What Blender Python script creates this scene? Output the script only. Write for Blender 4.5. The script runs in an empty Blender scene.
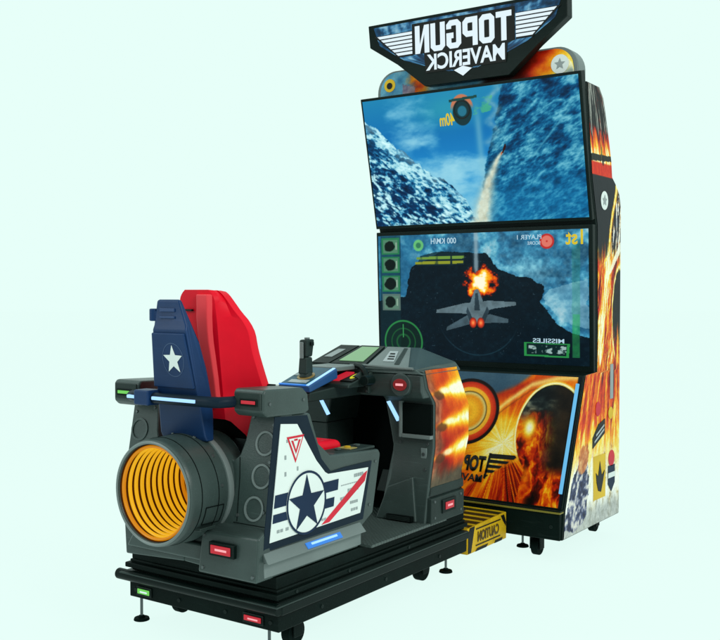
import bpy, bmesh, math, random
import numpy as np
from mathutils import Vector, Matrix

random.seed(4)
S = bpy.context.scene
C = S.collection

# ------------------------------------------------------------------ camera
CAM_F, CAM_YAW, CAM_PITCH = 1003.08, 0.6108, -0.0287
cam = bpy.data.cameras.new('camera')
cam.sensor_width = 36.0
cam.lens = CAM_F / 720.0 * 36.0
cam.clip_start, cam.clip_end = 0.05, 500.0
cam_o = bpy.data.objects.new('camera', cam)
C.objects.link(cam_o)
cam_o.location = (2.4356, -4.8437, 1.2187)
cam_o.rotation_euler = (math.pi / 2 + CAM_PITCH, 0, CAM_YAW)
S.camera = cam_o

# ------------------------------------------------------------------ studio light
MINT = (0.800, 1.0, 0.945)
world = bpy.data.worlds.new('World')
S.world = world
world.use_nodes = True
bg = world.node_tree.nodes['Background']
bg.inputs[0].default_value = (*MINT, 1)
_nt = world.node_tree
_tc = _nt.nodes.new('ShaderNodeTexCoord')
_dp = _nt.nodes.new('ShaderNodeVectorMath')
_dp.operation = 'DOT_PRODUCT'
_dp.inputs[1].default_value = (-.52, .78, .34)      # world bright behind the machine, dimmed behind the camera to add contrast
_mr = _nt.nodes.new('ShaderNodeMapRange')
_mr.inputs['From Min'].default_value = -.75
_mr.inputs['From Max'].default_value = .05
_mr.inputs['To Min'].default_value = .22
_mr.inputs['To Max'].default_value = 1.0
_nt.links.new(_tc.outputs['Generated'], _dp.inputs[0])
_nt.links.new(_dp.outputs['Value'], _mr.inputs['Value'])
_nt.links.new(_mr.outputs['Result'], bg.inputs[1])

def area(name, loc, target, size, power, col=(1, 1, 1)):
    l = bpy.data.lights.new(name, 'AREA')
    l.shape = 'RECTANGLE'
    l.size, l.size_y = size
    l.energy = power
    l.color = col
    o = bpy.data.objects.new(name, l)
    C.objects.link(o)
    o.location = loc
    o.rotation_euler = (Vector(target) - Vector(loc)).to_track_quat('-Z', 'Y').to_euler()
    return o
area('key_softbox', (4.2, -3.6, 3.4), (0.2, -1.5, 0.8), (1.3, 1.3), 120, (1, .99, .96))
area('rim_softbox', (-2.2, -5.2, 2.4), (0, -2.2, 0.7), (0.7, 1.6), 34, (.95, 1, 1))

S.view_settings.view_transform = 'Standard'
S.view_settings.look = 'None'
S.view_settings.exposure = 0
S.view_settings.gamma = 1

# ------------------------------------------------------------------ helpers
def lin(c):
    return tuple((x / 12.92 if x <= 0.04045 else ((x + 0.055) / 1.055) ** 2.4) for x in c)

def hexc(r, g, b):
    return lin((r / 255, g / 255, b / 255))

def mat(name, col, rough=.5, spec=.3, bump=0., scale=60., var=.12, metal=0., coat=0., edge=0., scuff=0.):
    """moulded plastic / paint: a little colour variation, fine grain in roughness and normal"""
    m = bpy.data.materials.new(name)
    m.use_nodes = True
    nt = m.node_tree
    p = nt.nodes['Principled BSDF']
    tc = nt.nodes.new('ShaderNodeTexCoord')
    n1 = nt.nodes.new('ShaderNodeTexNoise')
    n1.inputs['Scale'].default_value = 5.0
    n1.inputs['Detail'].default_value = 5
    nt.links.new(tc.outputs['Object'], n1.inputs['Vector'])
    ramp = nt.nodes.new('ShaderNodeValToRGB')
    ramp.color_ramp.elements[0].position = .3
    ramp.color_ramp.elements[1].position = .7
    ramp.color_ramp.elements[0].color = (*[c * (1 - var) for c in col], 1)
    ramp.color_ramp.elements[1].color = (*[min(1, c * (1 + var)) for c in col], 1)
    nt.links.new(n1.outputs['Fac'], ramp.inputs['Fac'])
    base = ramp.outputs['Color']
    def blend(src, fac, c):
        mx = nt.nodes.new('ShaderNodeMix')
        mx.data_type = 'RGBA'
        nt.links.new(fac, mx.inputs[0])
        nt.links.new(src, mx.inputs[6])
        mx.inputs[7].default_value = (*c, 1)
        return mx.outputs[2]
    def ramp_of(src, a, b, hi):
        q = nt.nodes.new('ShaderNodeMapRange')
        q.inputs['From Min'].default_value = a
        q.inputs['From Max'].default_value = b
        q.inputs['To Max'].default_value = hi
        nt.links.new(src, q.inputs['Value'])
        return q.outputs['Result']
    if scuff:                                            # hair scratches and rubbed patches
        mp = nt.nodes.new('ShaderNodeMapping')
        mp.inputs['Rotation'].default_value = (.5, .9, .3)
        mp.inputs['Scale'].default_value = (4, 70, 70)
        nt.links.new(tc.outputs['Object'], mp.inputs['Vector'])
        n3 = nt.nodes.new('ShaderNodeTexNoise')
        n3.inputs['Scale'].default_value = 2.2
        n3.inputs['Detail'].default_value = 4
        nt.links.new(mp.outputs['Vector'], n3.inputs['Vector'])
        base = blend(base, ramp_of(n3.outputs['Fac'], .60, .74, scuff), [min(1, c * 1.9 + .01) for c in col])
        n4 = nt.nodes.new('ShaderNodeTexNoise')
        n4.inputs['Scale'].default_value = 9
        n4.inputs['Detail'].default_value = 6
        nt.links.new(tc.outputs['Object'], n4.inputs['Vector'])
        base = blend(base, ramp_of(n4.outputs['Fac'], .52, .70, scuff), [c * .55 for c in col])
    if edge:                                             # edges mixed paler: rubbed wear plus a painted edge highlight
        bv = nt.nodes.new('ShaderNodeBevel')
        bv.samples = 4
        bv.inputs['Radius'].default_value = .006
        ge = nt.nodes.new('ShaderNodeNewGeometry')
        dt = nt.nodes.new('ShaderNodeVectorMath')
        dt.operation = 'DOT_PRODUCT'
        nt.links.new(bv.outputs['Normal'], dt.inputs[0])
        nt.links.new(ge.outputs['True Normal'], dt.inputs[1])
        base = blend(base, ramp_of(dt.outputs['Value'], .985, .86, edge), [min(1, c * 2.2 + .03) for c in col])
    nt.links.new(base, p.inputs['Base Color'])
    n2 = nt.nodes.new('ShaderNodeTexNoise')
    n2.inputs['Scale'].default_value = scale
    n2.inputs['Detail'].default_value = 3
    nt.links.new(tc.outputs['Object'], n2.inputs['Vector'])
    mr = nt.nodes.new('ShaderNodeMapRange')
    mr.inputs['To Min'].default_value = max(.02, rough - .07)
    mr.inputs['To Max'].default_value = min(1, rough + .07)
    nt.links.new(n2.outputs['Fac'], mr.inputs['Value'])
    nt.links.new(mr.outputs['Result'], p.inputs['Roughness'])
    if bump:
        b = nt.nodes.new('ShaderNodeBump')
        b.inputs['Strength'].default_value = bump
        b.inputs['Distance'].default_value = .002
        nt.links.new(n2.outputs['Fac'], b.inputs['Height'])
        nt.links.new(b.outputs['Normal'], p.inputs['Normal'])
    p.inputs['Specular IOR Level'].default_value = spec
    p.inputs['Metallic'].default_value = metal
    p.inputs['Coat Weight'].default_value = coat
    return m

def glow(name, col, strength, base=(.02, .02, .02)):
    m = bpy.data.materials.new(name)
    m.use_nodes = True
    p = m.node_tree.nodes['Principled BSDF']
    p.inputs['Base Color'].default_value = (*base, 1)
    p.inputs['Emission Color'].default_value = (*col, 1)
    p.inputs['Emission Strength'].default_value = strength
    p.inputs['Roughness'].default_value = .3
    p.inputs['Specular IOR Level'].default_value = .15
    return m

def picture_mat(name, emit, rough=.35, spec=.25, grain=.0):
    """printed vinyl (emit 0) or lit display panel (emit > 0) driven by the sheet's own picture"""
    m = bpy.data.materials.new(name)
    m.use_nodes = True
    nt = m.node_tree
    p = nt.nodes['Principled BSDF']
    a = nt.nodes.new('ShaderNodeAttribute')
    a.attribute_name = 'picture'
    src = a.outputs['Color']
    if grain:
        tc = nt.nodes.new('ShaderNodeTexCoord')
        n = nt.nodes.new('ShaderNodeTexNoise')
        n.inputs['Scale'].default_value = 140
        n.inputs['Detail'].default_value = 4
        nt.links.new(tc.outputs['Object'], n.inputs['Vector'])
        mr = nt.nodes.new('ShaderNodeMapRange')
        mr.inputs['From Min'].default_value = .25
        mr.inputs['From Max'].default_value = .75
        mr.inputs['To Min'].default_value = 1 - grain
        mr.inputs['To Max'].default_value = 1 + grain
        nt.links.new(n.outputs['Fac'], mr.inputs['Value'])
        mx = nt.nodes.new('ShaderNodeVectorMath')
        mx.operation = 'SCALE'
        nt.links.new(src, mx.inputs[0])
        nt.links.new(mr.outputs['Result'], mx.inputs['Scale'])
        src = mx.outputs['Vector']
    if emit:
        p.inputs['Base Color'].default_value = (.005, .006, .006, 1)
        nt.links.new(src, p.inputs['Emission Color'])
        p.inputs['Emission Strength'].default_value = emit
    else:
        nt.links.new(src, p.inputs['Base Color'])
    p.inputs['Roughness'].default_value = rough
    p.inputs['Specular IOR Level'].default_value = spec
    return m

ORIGIN = {}

def root(name, loc, label, cat):
    o = bpy.data.objects.new(name, None)
    o.empty_display_size = .1
    C.objects.link(o)
    o.location = loc
    o['label'] = label
    o['category'] = cat
    ORIGIN[o.name] = Vector(loc)
    return o

def link_mesh(name, me, m, parent, bevel=0., smooth=False, seg=2):
    o = bpy.data.objects.new(name, me)
    C.objects.link(o)
    if m is not None:
        me.materials.append(m)
    org = Vector((0, 0, 0))
    if parent is not None:
        org = ORIGIN[parent.name]
        o.parent = parent
    ORIGIN[o.name] = org
    me.transform(Matrix.Translation(-org))
    if bevel:
        md = o.modifiers.new('edge', 'BEVEL')
        md.width = bevel
        md.segments = seg
        md.limit_method = 'ANGLE'
        md.angle_limit = math.radians(28)
        md.harden_normals = True
        smooth = True
        for p in me.polygons:
            p.use_smooth = True
    elif smooth:
        for p in me.polygons:
            p.use_smooth = True
        if hasattr(me, 'set_sharp_from_angle'):
            me.set_sharp_from_angle(angle=math.radians(40))
    return o

class B:
    def __init__(s):
        s.b = bmesh.new()
    def poly(s, pts):
        return s.b.faces.new([s.b.verts.new(p) for p in pts])
    def hull(s, lo, hi):
        """two matching loops -> closed prism"""
        n = len(lo)
        a = [s.b.verts.new(p) for p in lo]
        c = [s.b.verts.new(p) for p in hi]
        s.b.faces.new(a[::-1])
        s.b.faces.new(c)
        for i in range(n):
            s.b.faces.new((a[i], a[(i + 1) % n], c[(i + 1) % n], c[i]))
        return s
    def box(s, x0, x1, y0, y1, z0, z1):
        q = [(x0, y0), (x1, y0), (x1, y1), (x0, y1)]
        return s.hull([(x, y, z0) for x, y in q], [(x, y, z1) for x, y in q])
    def px(s, prof, x0, x1):
        return s.hull([(x0, y, z) for y, z in prof], [(x1, y, z) for y, z in prof])
    def py(s, prof, y0, y1, shear=lambda z: 0.):
        return s.hull([(x, y0 + shear(z), z) for x, z in prof], [(x, y1 + shear(z), z) for x, z in prof])
    def pz(s, prof, z0, z1):
        return s.hull([(x, y, z0) for x, y in prof], [(x, y, z1) for x, y in prof])
    def slab(s, O, U, V, N, prof, n0, n1):
        O, U, V, N = map(Vector, (O, U, V, N))
        return s.hull([O + U * u + V * v + N * n0 for u, v in prof], [O + U * u + V * v + N * n1 for u, v in prof])
    def cyl(s, p0, p1, r0, r1=None, n=24):
        r1 = r0 if r1 is None else r1
        p0, p1 = Vector(p0), Vector(p1)
        d = (p1 - p0).normalized()
        a = d.orthogonal().normalized()
        b = d.cross(a)
        f = lambda p, r: [p + (a * math.cos(2 * math.pi * i / n) + b * math.sin(2 * math.pi * i / n)) * r for i in range(n)]
        return s.hull(f(p0, r0), f(p1, r1))
    def lathe_y(s, cx, cz, prof, n=64, closed=False):
        rows = []
        for y, r in prof:
            rows.append([s.b.verts.new((cx + r * math.cos(2 * math.pi * i / n), y, cz + r * math.sin(2 * math.pi * i / n))) for i in range(n)])
        k = len(rows)
        for j in range(k if closed else k - 1):
            for i in range(n):
                s.b.faces.new((rows[j][i], rows[j][(i + 1) % n], rows[(j + 1) % k][(i + 1) % n], rows[(j + 1) % k][i]))
        return s
    def tube(s, path, r, n=12):
        path = [Vector(p) for p in path]
        rows = []
        for i, p in enumerate(path):
            d = (path[min(i + 1, len(path) - 1)] - path[max(i - 1, 0)]).normalized()
            a = d.cross(Vector((0, 0, 1)))
            a = a.normalized() if a.length > .01 else Vector((1, 0, 0))
            b = d.cross(a)
            rows.append([s.b.verts.new(p + (a * math.cos(2 * math.pi * k / n) + b * math.sin(2 * math.pi * k / n)) * r) for k in range(n)])
        for j in range(len(rows) - 1):
            for i in range(n):
                s.b.faces.new((rows[j][i], rows[j][(i + 1) % n], rows[j + 1][(i + 1) % n], rows[j + 1][i]))
        s.b.faces.new(rows[0][::-1])
        s.b.faces.new(rows[-1])
        return s
    def done(s, name, m, parent, bevel=0., smooth=False, seg=2):
        bmesh.ops.recalc_face_normals(s.b, faces=s.b.faces)
        me = bpy.data.meshes.new(name)
        s.b.to_mesh(me)
        s.b.free()
        return link_mesh(name, me, m, parent, bevel, smooth, seg)

class Plane:
    """a flat face: origin, across, up, outward"""
    def __init__(s, O, U, V):
        s.O, s.U, s.V = Vector(O), Vector(U).normalized(), Vector(V).normalized()
        s.N = s.U.cross(s.V).normalized()
    def at(s, u, v, n=0.):
        return s.O + s.U * u + s.V * v + s.N * n

def decal(name, pl, polys, m, parent, n0=.001, th=.0015):
    b = B()
    for pr in polys:
        b.slab(pl.O, pl.U, pl.V, pl.N, pr, n0, n0 + th)
    return b.done(name, m, parent)

def writing(name, text, pl, u, v, w, h, m, parent, n0=.0015, th=.0015, bold=.0, mirror=True, shear=0.):
    """letters as thin raised vinyl, box centre (u, v), size (w, h), reading right to left"""
    cu = bpy.data.curves.new('t', 'FONT')
    cu.body = text
    cu.offset = bold
    cu.fill_mode = 'FRONT'
    cu.resolution_u = 4
    t = bpy.data.objects.new('t', cu)
    C.objects.link(t)
    dg = bpy.context.evaluated_depsgraph_get()
    dg.update()
    me = bpy.data.meshes.new_from_object(t.evaluated_get(dg))
    bpy.data.objects.remove(t)
    bpy.data.curves.remove(cu)
    xs = [q.co.x for q in me.vertices]
    ys = [q.co.y for q in me.vertices]
    x0, x1, y0, y1 = min(xs), max(xs), min(ys), max(ys)
    sg = -1 if mirror else 1
    b = bmesh.new()
    b.from_mesh(me)
    bpy.data.meshes.remove(me)
    bmesh.ops.dissolve_limit(b, angle_limit=.001, verts=b.verts, edges=b.edges)
    r = bmesh.ops.extrude_face_region(b, geom=list(b.faces))
    top = {q for q in r['geom'] if isinstance(q, bmesh.types.BMVert)}
    for q in b.verts:
        a = sg * ((q.co.x - x0) / (x1 - x0) - .5) * w + u
        c = ((q.co.y - y0) / (y1 - y0) - .5) * h + v
        q.co = pl.at(a + shear * (c - v), c, n0 + (th if q in top else 0))
    bmesh.ops.recalc_face_normals(b, faces=b.faces)
    me = bpy.data.meshes.new(name)
    b.to_mesh(me)
    b.free()
    return link_mesh(name, me, m, parent)

def star(u, v, r, k=.40, rot=0., n=5, su=1.):
    return [(u + su * (r if i % 2 == 0 else r * k) * math.sin(math.pi * i / n + rot), v + (r if i % 2 == 0 else r * k) * math.cos(math.pi * i / n + rot)) for i in range(2 * n)]

def disc(u, v, r, n=40, ru=None):
    ru = r if ru is None else ru
    return [(u + ru * math.cos(2 * math.pi * i / n), v + r * math.sin(2 * math.pi * i / n)) for i in range(n)]

def arc_band(u, v, r0, r1, a0, a1, n=40):
    ang = [math.radians(a0 + (a1 - a0) * i / n) for i in range(n + 1)]
    return [[(u + r1 * math.cos(p), v + r1 * math.sin(p)), (u + r1 * math.cos(q), v + r1 * math.sin(q)),
             (u + r0 * math.cos(q), v + r0 * math.sin(q)), (u + r0 * math.cos(p), v + r0 * math.sin(p))] for p, q in zip(ang, ang[1:])]

def ring_mesh(name, pl, u, v, r0, r1, m, parent, n0=.001, th=.0015, n=56, ru=1.):
    b = B()
    L = lambda r, h: [b.b.verts.new(pl.at(u + ru * r * math.cos(2 * math.pi * i / n), v + r * math.sin(2 * math.pi * i / n), h)) for i in range(n)]
    rows = [L(r0, n0), L(r0, n0 + th), L(r1, n0 + th), L(r1, n0)]
    for j in range(4):
        for i in range(n):
            b.b.faces.new((rows[j][i], rows[j][(i + 1) % n], rows[(j + 1) % 4][(i + 1) % n], rows[(j + 1) % 4][i]))
    return b.done(name, m, parent)

# ---- procedural pictures -------------------------------------------------
def _h(ix, iy, seed):
    n = (ix.astype(np.int64) * 374761393 + iy.astype(np.int64) * 668265263 + seed * 1442695041) & 0xffffffff
    n = ((n ^ (n >> 13)) * 1274126177) & 0xffffffff
    return ((n ^ (n >> 16)) & 0xffff) / 65535.0

def vnoise(x, y, seed=0):
    ix, iy = np.floor(x), np.floor(y)
    fx, fy = x - ix, y - iy
    fx, fy = fx * fx * (3 - 2 * fx), fy * fy * (3 - 2 * fy)
    a, b = _h(ix, iy, seed), _h(ix + 1, iy, seed)
    c, d = _h(ix, iy + 1, seed), _h(ix + 1, iy + 1, seed)
    return (a * (1 - fx) + b * fx) * (1 - fy) + (c * (1 - fx) + d * fx) * fy

def fbm(x, y, seed=0, o=5):
    t, a, s = 0., .5, 0.
    for i in range(o):
        t = t + a * vnoise(x * 2 ** i, y * 2 ** i, seed + 17 * i)
        s += a
        a *= .55
    return t / s

def sst(a, b, x):
    t = np.clip((x - a) / (b - a), 0, 1)
    return t * t * (3 - 2 * t)

def rgb(*stops):
    pos = [p for p, _ in stops]
    cols = np.array([c for _, c in stops], float) / 255.
    return lambda t: np.stack([np.interp(t, pos, cols[:, k]) for k in range(3)], -1)

def mix(a, b, f):
    f = np.asarray(f)[..., None]
    return a * (1 - f) + np.asarray(b) * f

def col(r, g, b):
    return np.array([r, g, b], float) / 255.

def inside(u, v, pts):
    r = np.zeros(u.shape, bool)
    n = len(pts)
    for i in range(n):
        x0, y0 = pts[i]
        x1, y1 = pts[(i + 1) % n]
        if y0 == y1:
            continue
        c = ((y0 > v) != (y1 > v)) & (u < (x1 - x0) * (v - y0) / (y1 - y0) + x0)
        r ^= c
    return r.astype(float)

FIRE = rgb((0, (10, 6, 5)), (.22, (62, 10, 4)), (.40, (176, 28, 4)), (.56, (232, 94, 2)), (.72, (250, 166, 10)), (.86, (255, 222, 84)), (1, (255, 250, 222)))

def picture(name, fn, surf, nu, nv, m, parent):
    """a sheet of nu x nv cells whose own printed / displayed picture is fn(u, v); surf(u, v) -> xyz"""
    u, v = np.meshgrid(np.linspace(0, 1, nu + 1), np.linspace(0, 1, nv + 1))
    P = np.stack(surf(u, v), -1).reshape(-1, 3)
    c = np.clip(fn(u, v), 0, 1)
    c = np.where(c <= .04045, c / 12.92, ((c + .055) / 1.055) ** 2.4).reshape(-1, 3)
    i = (np.arange(nv)[:, None] * (nu + 1) + np.arange(nu)[None, :]).reshape(-1)
    F = np.stack([i, i + 1, i + nu + 2, i + nu + 1], -1).astype(np.int32)
    me = bpy.data.meshes.new(name)
    me.vertices.add(len(P))
    me.vertices.foreach_set('co', P.astype(np.float32).ravel())
    me.loops.add(F.size)
    me.loops.foreach_set('vertex_index', F.ravel())
    me.polygons.add(len(F))
    me.polygons.foreach_set('loop_start', np.arange(0, F.size, 4, dtype=np.int32))
    me.polygons.foreach_set('loop_total', np.full(len(F), 4, np.int32))
    me.update(calc_edges=True)
    at = me.attributes.new('picture', 'FLOAT_COLOR', 'POINT')
    at.data.foreach_set('color', np.concatenate([c, np.ones((len(c), 1))], 1).astype(np.float32).ravel())
    return link_mesh(name, me, m, parent)

# ------------------------------------------------------------------ materials
GREY = mat('moulded_grey_plastic', (.036, .057, .053), .38, .36, .25, 260, .16, edge=.6, scuff=.35)
GREY_L = mat('light_grey_plastic', (.15, .185, .18), .40, .35, .2, 260, .10)
GREY_D = mat('dark_grey_plastic', (.018, .031, .028), .46, .16, .25, 240, .16, edge=.5, scuff=.35)
BLACK = mat('black_steel', (.0022, .0075, .0062), .5, .05, .2, 200, .25, edge=.5, scuff=.5)
BLACK_S = mat('black_satin_trim', (.0030, .009, .0076), .36, .09, .0, 120, .2, edge=.5, scuff=.3)
VOID = mat('matt_black', (.003, .006, .0055), .8, .05)  # plain black, also used in place of shade in gaps
RUBBER = mat('black_rubber', (.003, .008, .007), .75, .04)
STEEL = mat('zinc_steel', (.10, .12, .12), .35, .4, 0, 80, .1, .6)
NAVY = mat('navy_gloss_shell', (.006, .030, .098), .40, .20, .06, 90, .14, edge=.35, scuff=.2)
NAVY_INK = mat('navy_ink', (.010, .025, .060), .5, .1)
NAVY_FRAME = mat('navy_frame', (.0055, .015, .027), .45, .1)
RED = mat('red_shell', (.78, .002, .018), .42, .16, .06, 90, .08, scuff=.10)
RED_INK = mat('red_ink', (.62, .018, .040), .5, .2)
WHITE = mat('white_vinyl', (.74, .80, .77), .42, .25, 0, 90, .03)
GREY_INK = mat('grey_ink', (.30, .34, .34), .5, .2)
BLACK_INK = mat('black_ink', (.006, .007, .006), .5, .2)
YELLOW_INK = mat('yellow_ink', (.72, .46, .02), .5, .2)
YELLOW = mat('hazard_yellow', (.60, .36, .008), .5, .2, .1, 90, .25, scuff=.5)
SILVER = mat('silver_label', (.38, .43, .44), .4, .4)
LED = glow('led_blue_white', lin((.62, .82, 1.)), 1.3)
LED_B = glow('led_blue', lin((.20, .55, .95)), .9)
LED_SKY = glow('led_sky_blue', lin((.40, .74, .93)), .95)
LED_R = glow('lamp_red', lin((.82, .12, .20)), .8)
LED_RP = glow('lamp_pink_core', lin((1, .68, .70)), 1.)
LED_G = glow('lamp_green', lin((.45, .85, .35)), .9)
LED_DR = glow('lamp_deep_red', lin((.55, .05, .07)), .7)
LCD = glow('lcd_green', lin((.50, .70, .50)), .9)
LED_Y = glow('display_yellow', lin((.85, .85, .15)), .9)
RINGS = glow('amber_light', lin((.95, .70, .10)), .70, (.34, .20, .015))
RINGS_D = glow('amber_light_deep', lin((.88, .54, .06)), .60, (.24, .10, .01))
LINER = mat('amber_liner', (.075, .018, .002), .6, .1)
HUD_G = glow('hud_green', lin((.22, .62, .30)), .9)
HUD_W = glow('hud_white', lin((.72, .86, .92)), .9)
HUD_Y = glow('hud_yellow', lin((.88, .78, .10)), .9)
SIGN_W = glow('sign_white', lin((.90, .97, 1.)), .95)
PRINT = picture_mat('printed_vinyl', 0, .40, .10, .12)
SCREEN = picture_mat('display_panel', 1.0, .25, .04)
SIGN = picture_mat('backlit_sign', .9, .3, .12, .15)

# ------------------------------------------------------------------ floor: glow added to match the background and hide most shadows
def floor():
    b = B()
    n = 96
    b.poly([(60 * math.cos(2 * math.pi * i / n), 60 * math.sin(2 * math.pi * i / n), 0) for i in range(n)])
    m = bpy.data.materials.new('glowing_floor')
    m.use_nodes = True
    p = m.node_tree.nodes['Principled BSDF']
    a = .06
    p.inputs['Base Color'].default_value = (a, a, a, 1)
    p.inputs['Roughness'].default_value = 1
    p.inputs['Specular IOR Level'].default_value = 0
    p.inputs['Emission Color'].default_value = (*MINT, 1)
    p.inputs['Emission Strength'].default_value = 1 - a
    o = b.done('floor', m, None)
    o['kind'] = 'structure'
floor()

# ================================================================== SCREEN CABINET
cab = root('arcade_cabinet', (0, -.3, 0), 'tall arcade cabinet with two stacked screens, flame artwork and a lit winged sign', 'arcade cabinet')
W = .615
side_prof = [(-.668, .10), (-.650, .232), (-.425, .826), (-.285, .832), (-.28, 1.03), (-.292, 1.53), (-.36, 1.75), (-.425, 2.15),
             (-.420, 2.19), (-.27, 2.188), (-.215, 2.14), (-.186, 2.075), (-.135, 1.94), (-.104, 1.85), (-.092, 1.775), (-.045, 1.745), (.005, 1.70), (.028, 1.64), (.03, .10)]
body = B().px(side_prof, -.618, .618).done('body', BLACK_S, cab, .004)

fy = np.array([p[1] for p in side_prof[:9]])
fv = np.array([p[0] for p in side_prof[:9]])
by = np.array([p[1] for p in side_prof[9:]][::-1])
bv = np.array([p[0] for p in side_prof[9:]][::-1])

def tongues(x, y, seed, warp=.8):
    """sharp licks of flame climbing along y: domain-warped ridges"""
    wx = x + warp * (fbm(x * .7, y * .8, seed + 1) - .5) * 2
    r1 = 1 - np.abs(2 * fbm(wx * 1.0, y * .55 + .5 * wx, seed, 5) - 1)
    r2 = 1 - np.abs(2 * fbm(wx * 2.7, y * 1.1, seed + 5, 4) - 1)
    return .62 * r1 ** 2.2 + .38 * r2 ** 2.0

def side_art(u, v):
    z = .105 + v * 2.08
    y = u * .62 - .60
    t1 = tongues(y * 16, z * 7, 3)
    t2 = tongues(y * 26 + 2.4 * z, z * 8, 40)
    g = fbm(y * 90, z * 60, 8, 4)
    st = fbm(y * 55 + .8 * fbm(y * 9, z * 6, 6), z * 4.5, 9)
    out = rgb((0, (12, 15, 18)), (.45, (44, 50, 52)), (.62, (96, 98, 96)), (.75, (196, 196, 188)), (1, (235, 236, 228)))(sst(.28, .80, st) * .95)
    hf = np.clip((2.01 - z) / .15, 0, 1)
    fire = FIRE(np.clip(.05 + .75 * hf + .75 * (t1 - .45) + .12 * (g - .5), 0, 1))
    out = mix(out, fire, sst(.10, .45, hf + .8 * (t1 - .55)))
    out = mix(out, rgb((0, (20, 24, 18)), (1, (66, 70, 56)))(g), inside(u, z, [(-.1, 1.83), (1.1, 1.85), (1.1, 1.875), (-.1, 1.865)]) * .95)
    out = mix(out, col(120, 112, 60), inside(y, z, [(-.30, 1.84), (-.255, 1.845), (-.25, 1.90), (-.27, 1.93), (-.295, 1.90)]) * .8)
    out = mix(out, rgb((0, (150, 22, 8)), (.5, (222, 62, 10)), (1, (246, 120, 24)))(.5 * g + .5 * t2), sst(1.836, 1.826, z))
    out = mix(out, col(16, 16, 18), sst(1.0, .8, np.hypot((y + .25) / .03, (z - 1.845) / .028)))
    navy = rgb((0, (20, 27, 36)), (1, (58, 66, 74)))(.5 * st + .5 * g)
    out = mix(out, navy, sst(1.772, 1.767, z))
    edge = np.interp(z, [0, 1.25, 1.40, 1.52, 1.62, 1.70, 1.78], [-.8, -.8, -.33, -.29, -.20, -.09, .10])
    d = y - edge + .010 * (t2 - .5)
    inner = FIRE(np.clip(.98 - 6.5 * np.abs(d - .028) + .35 * (g - .5), .25, .97))
    diag = fbm((y - .25 * z) * 60, (z + y) * 7, 21)
    white = rgb((0, (14, 18, 34)), (.40, (58, 62, 84)), (.50, (120, 84, 66)), (.58, (244, 210, 160)), (.7, (255, 252, 240)), (1, (255, 255, 255)))(sst(.25, .75, diag))
    inner = mix(inner, white, sst(.045, .085, d))
    out = mix(out, inner, sst(0, .008, d) * sst(1.775, 1.765, z))
    # crossing flames below the sweep
    k = y * 15 - z * 9
    t3 = tongues(k, z * 5 + y * 10, 60, .6)
    f3 = np.clip(.16 + .92 * t3 + .22 * np.sin(k * 1.1 + 1.2) + .1 * (g - .5), 0, 1)
    out = mix(out, FIRE(f3), sst(1.48, 1.38, z + .14 * (t1 - .5)))
    out = mix(out, rgb((0, (22, 26, 40)), (1, (70, 70, 84)))(g), .85 * inside(y, z, [(-.22, 1.40), (-.14, 1.44), (-.03, 1.56), (-.06, 1.62), (-.16, 1.50)]) * sst(.3, .6, st + .1))
    out = mix(out, col(255, 252, 236), .9 * inside(y + .02 * (g - .5), z, [(-.30, 1.30), (-.24, 1.31), (.03, 1.42), (.03, 1.47), (-.20, 1.37)]))
    # dark smoke ball with burning limb
    gd = np.hypot((y - .02) / .22, (z - 1.09) / .24) + .10 * (t2 - .5)
    ball = rgb((0, (8, 12, 16)), (.5, (28, 34, 36)), (.8, (70, 72, 66)), (1, (120, 116, 96)))(.5 * g + .5 * fbm(y * 40, z * 30, 41))
    ball = mix(ball, FIRE(np.clip(.1 + .9 * t1, 0, .85)), sst(1.10, .96, z + .20 * (t2 - .5)))
    out = mix(out, FIRE(np.clip(1.02 - 4.0 * np.abs(gd - 1.06), .42, 1)), sst(1.25, 1.05, gd) * sst(.78, .95, z))
    out = mix(out, ball, sst(1.03, .98, gd))
    # curtain of fire
    hl = np.clip((.98 - z) / .50, 0, 1)
    t4 = tongues(y * 17, z * 4.5, 80)
    low = FIRE(np.clip(-.06 + .84 * t4 + .30 * hl + .1 * (g - .5), 0, .93))
    low = mix(low, rgb((0, (26, 18, 14)), (1, (74, 50, 34)))(g), sst(.30, .22, t4 + .25 * np.abs(z - .78) / .2) * sst(.2, .1, hl - .15))
    out = mix(out, low, sst(.90, .84, z + .16 * (t1 - .5)))
    # pale foot of the panel
    pale = rgb((0, (122, 104, 80)), (.25, (206, 186, 138)), (.5, (242, 234, 206)), (1, (253, 252, 244)))(sst(.20, .60, .5 * fbm(y * 22, z * 12, 55) + .5 * g))
    out = mix(out, pale, sst(.56, .40, z + .30 * (t4 - .45)))
    out = mix(out, rgb((0, (120, 126, 128)), (1, (214, 214, 206)))(g), .8 * sst(.24, .16, z + .10 * (st - .5)))
    # blue-grey ink spatter at the front foot
    bl = inside(y + .04 * (fbm(y * 30, z * 26, 63) - .5), z + .05 * (fbm(y * 28, z * 30, 64) - .5), [(-.60, .15), (-.50, .11), (-.36, .17), (-.37, .34), (-.44, .47), (-.52, .44), (-.57, .34)])
    out = mix(out, rgb((0, (18, 22, 52)), (.45, (60, 72, 112)), (.7, (150, 150, 168)), (1, (232, 226, 214)))(sst(.25, .75, fbm(y * 48, z * 40, 61))), bl * .92)
    hd = np.hypot((y + .47) / .065, (z - .44) / .07) + .8 * (fbm(y * 30, z * 26, 79) - .5)
    out = mix(out, rgb((0, (140, 56, 30)), (.5, (214, 128, 70)), (1, (250, 206, 140)))(fbm(y * 46, z * 40, 78)), sst(1.0, .8, hd) * .9)
    k = sst(.42, .60, z)
    return np.clip(out, 0, 1) ** (1.0 + .45 * k)[..., None]
def side_surf(u, v):
    z = .105 + v * 2.08
    a = np.interp(z, fy, fv) + .012
    b = np.interp(z, by, bv) - .006
    return np.full_like(u, .6202), a + (b - a) * u, z
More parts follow.
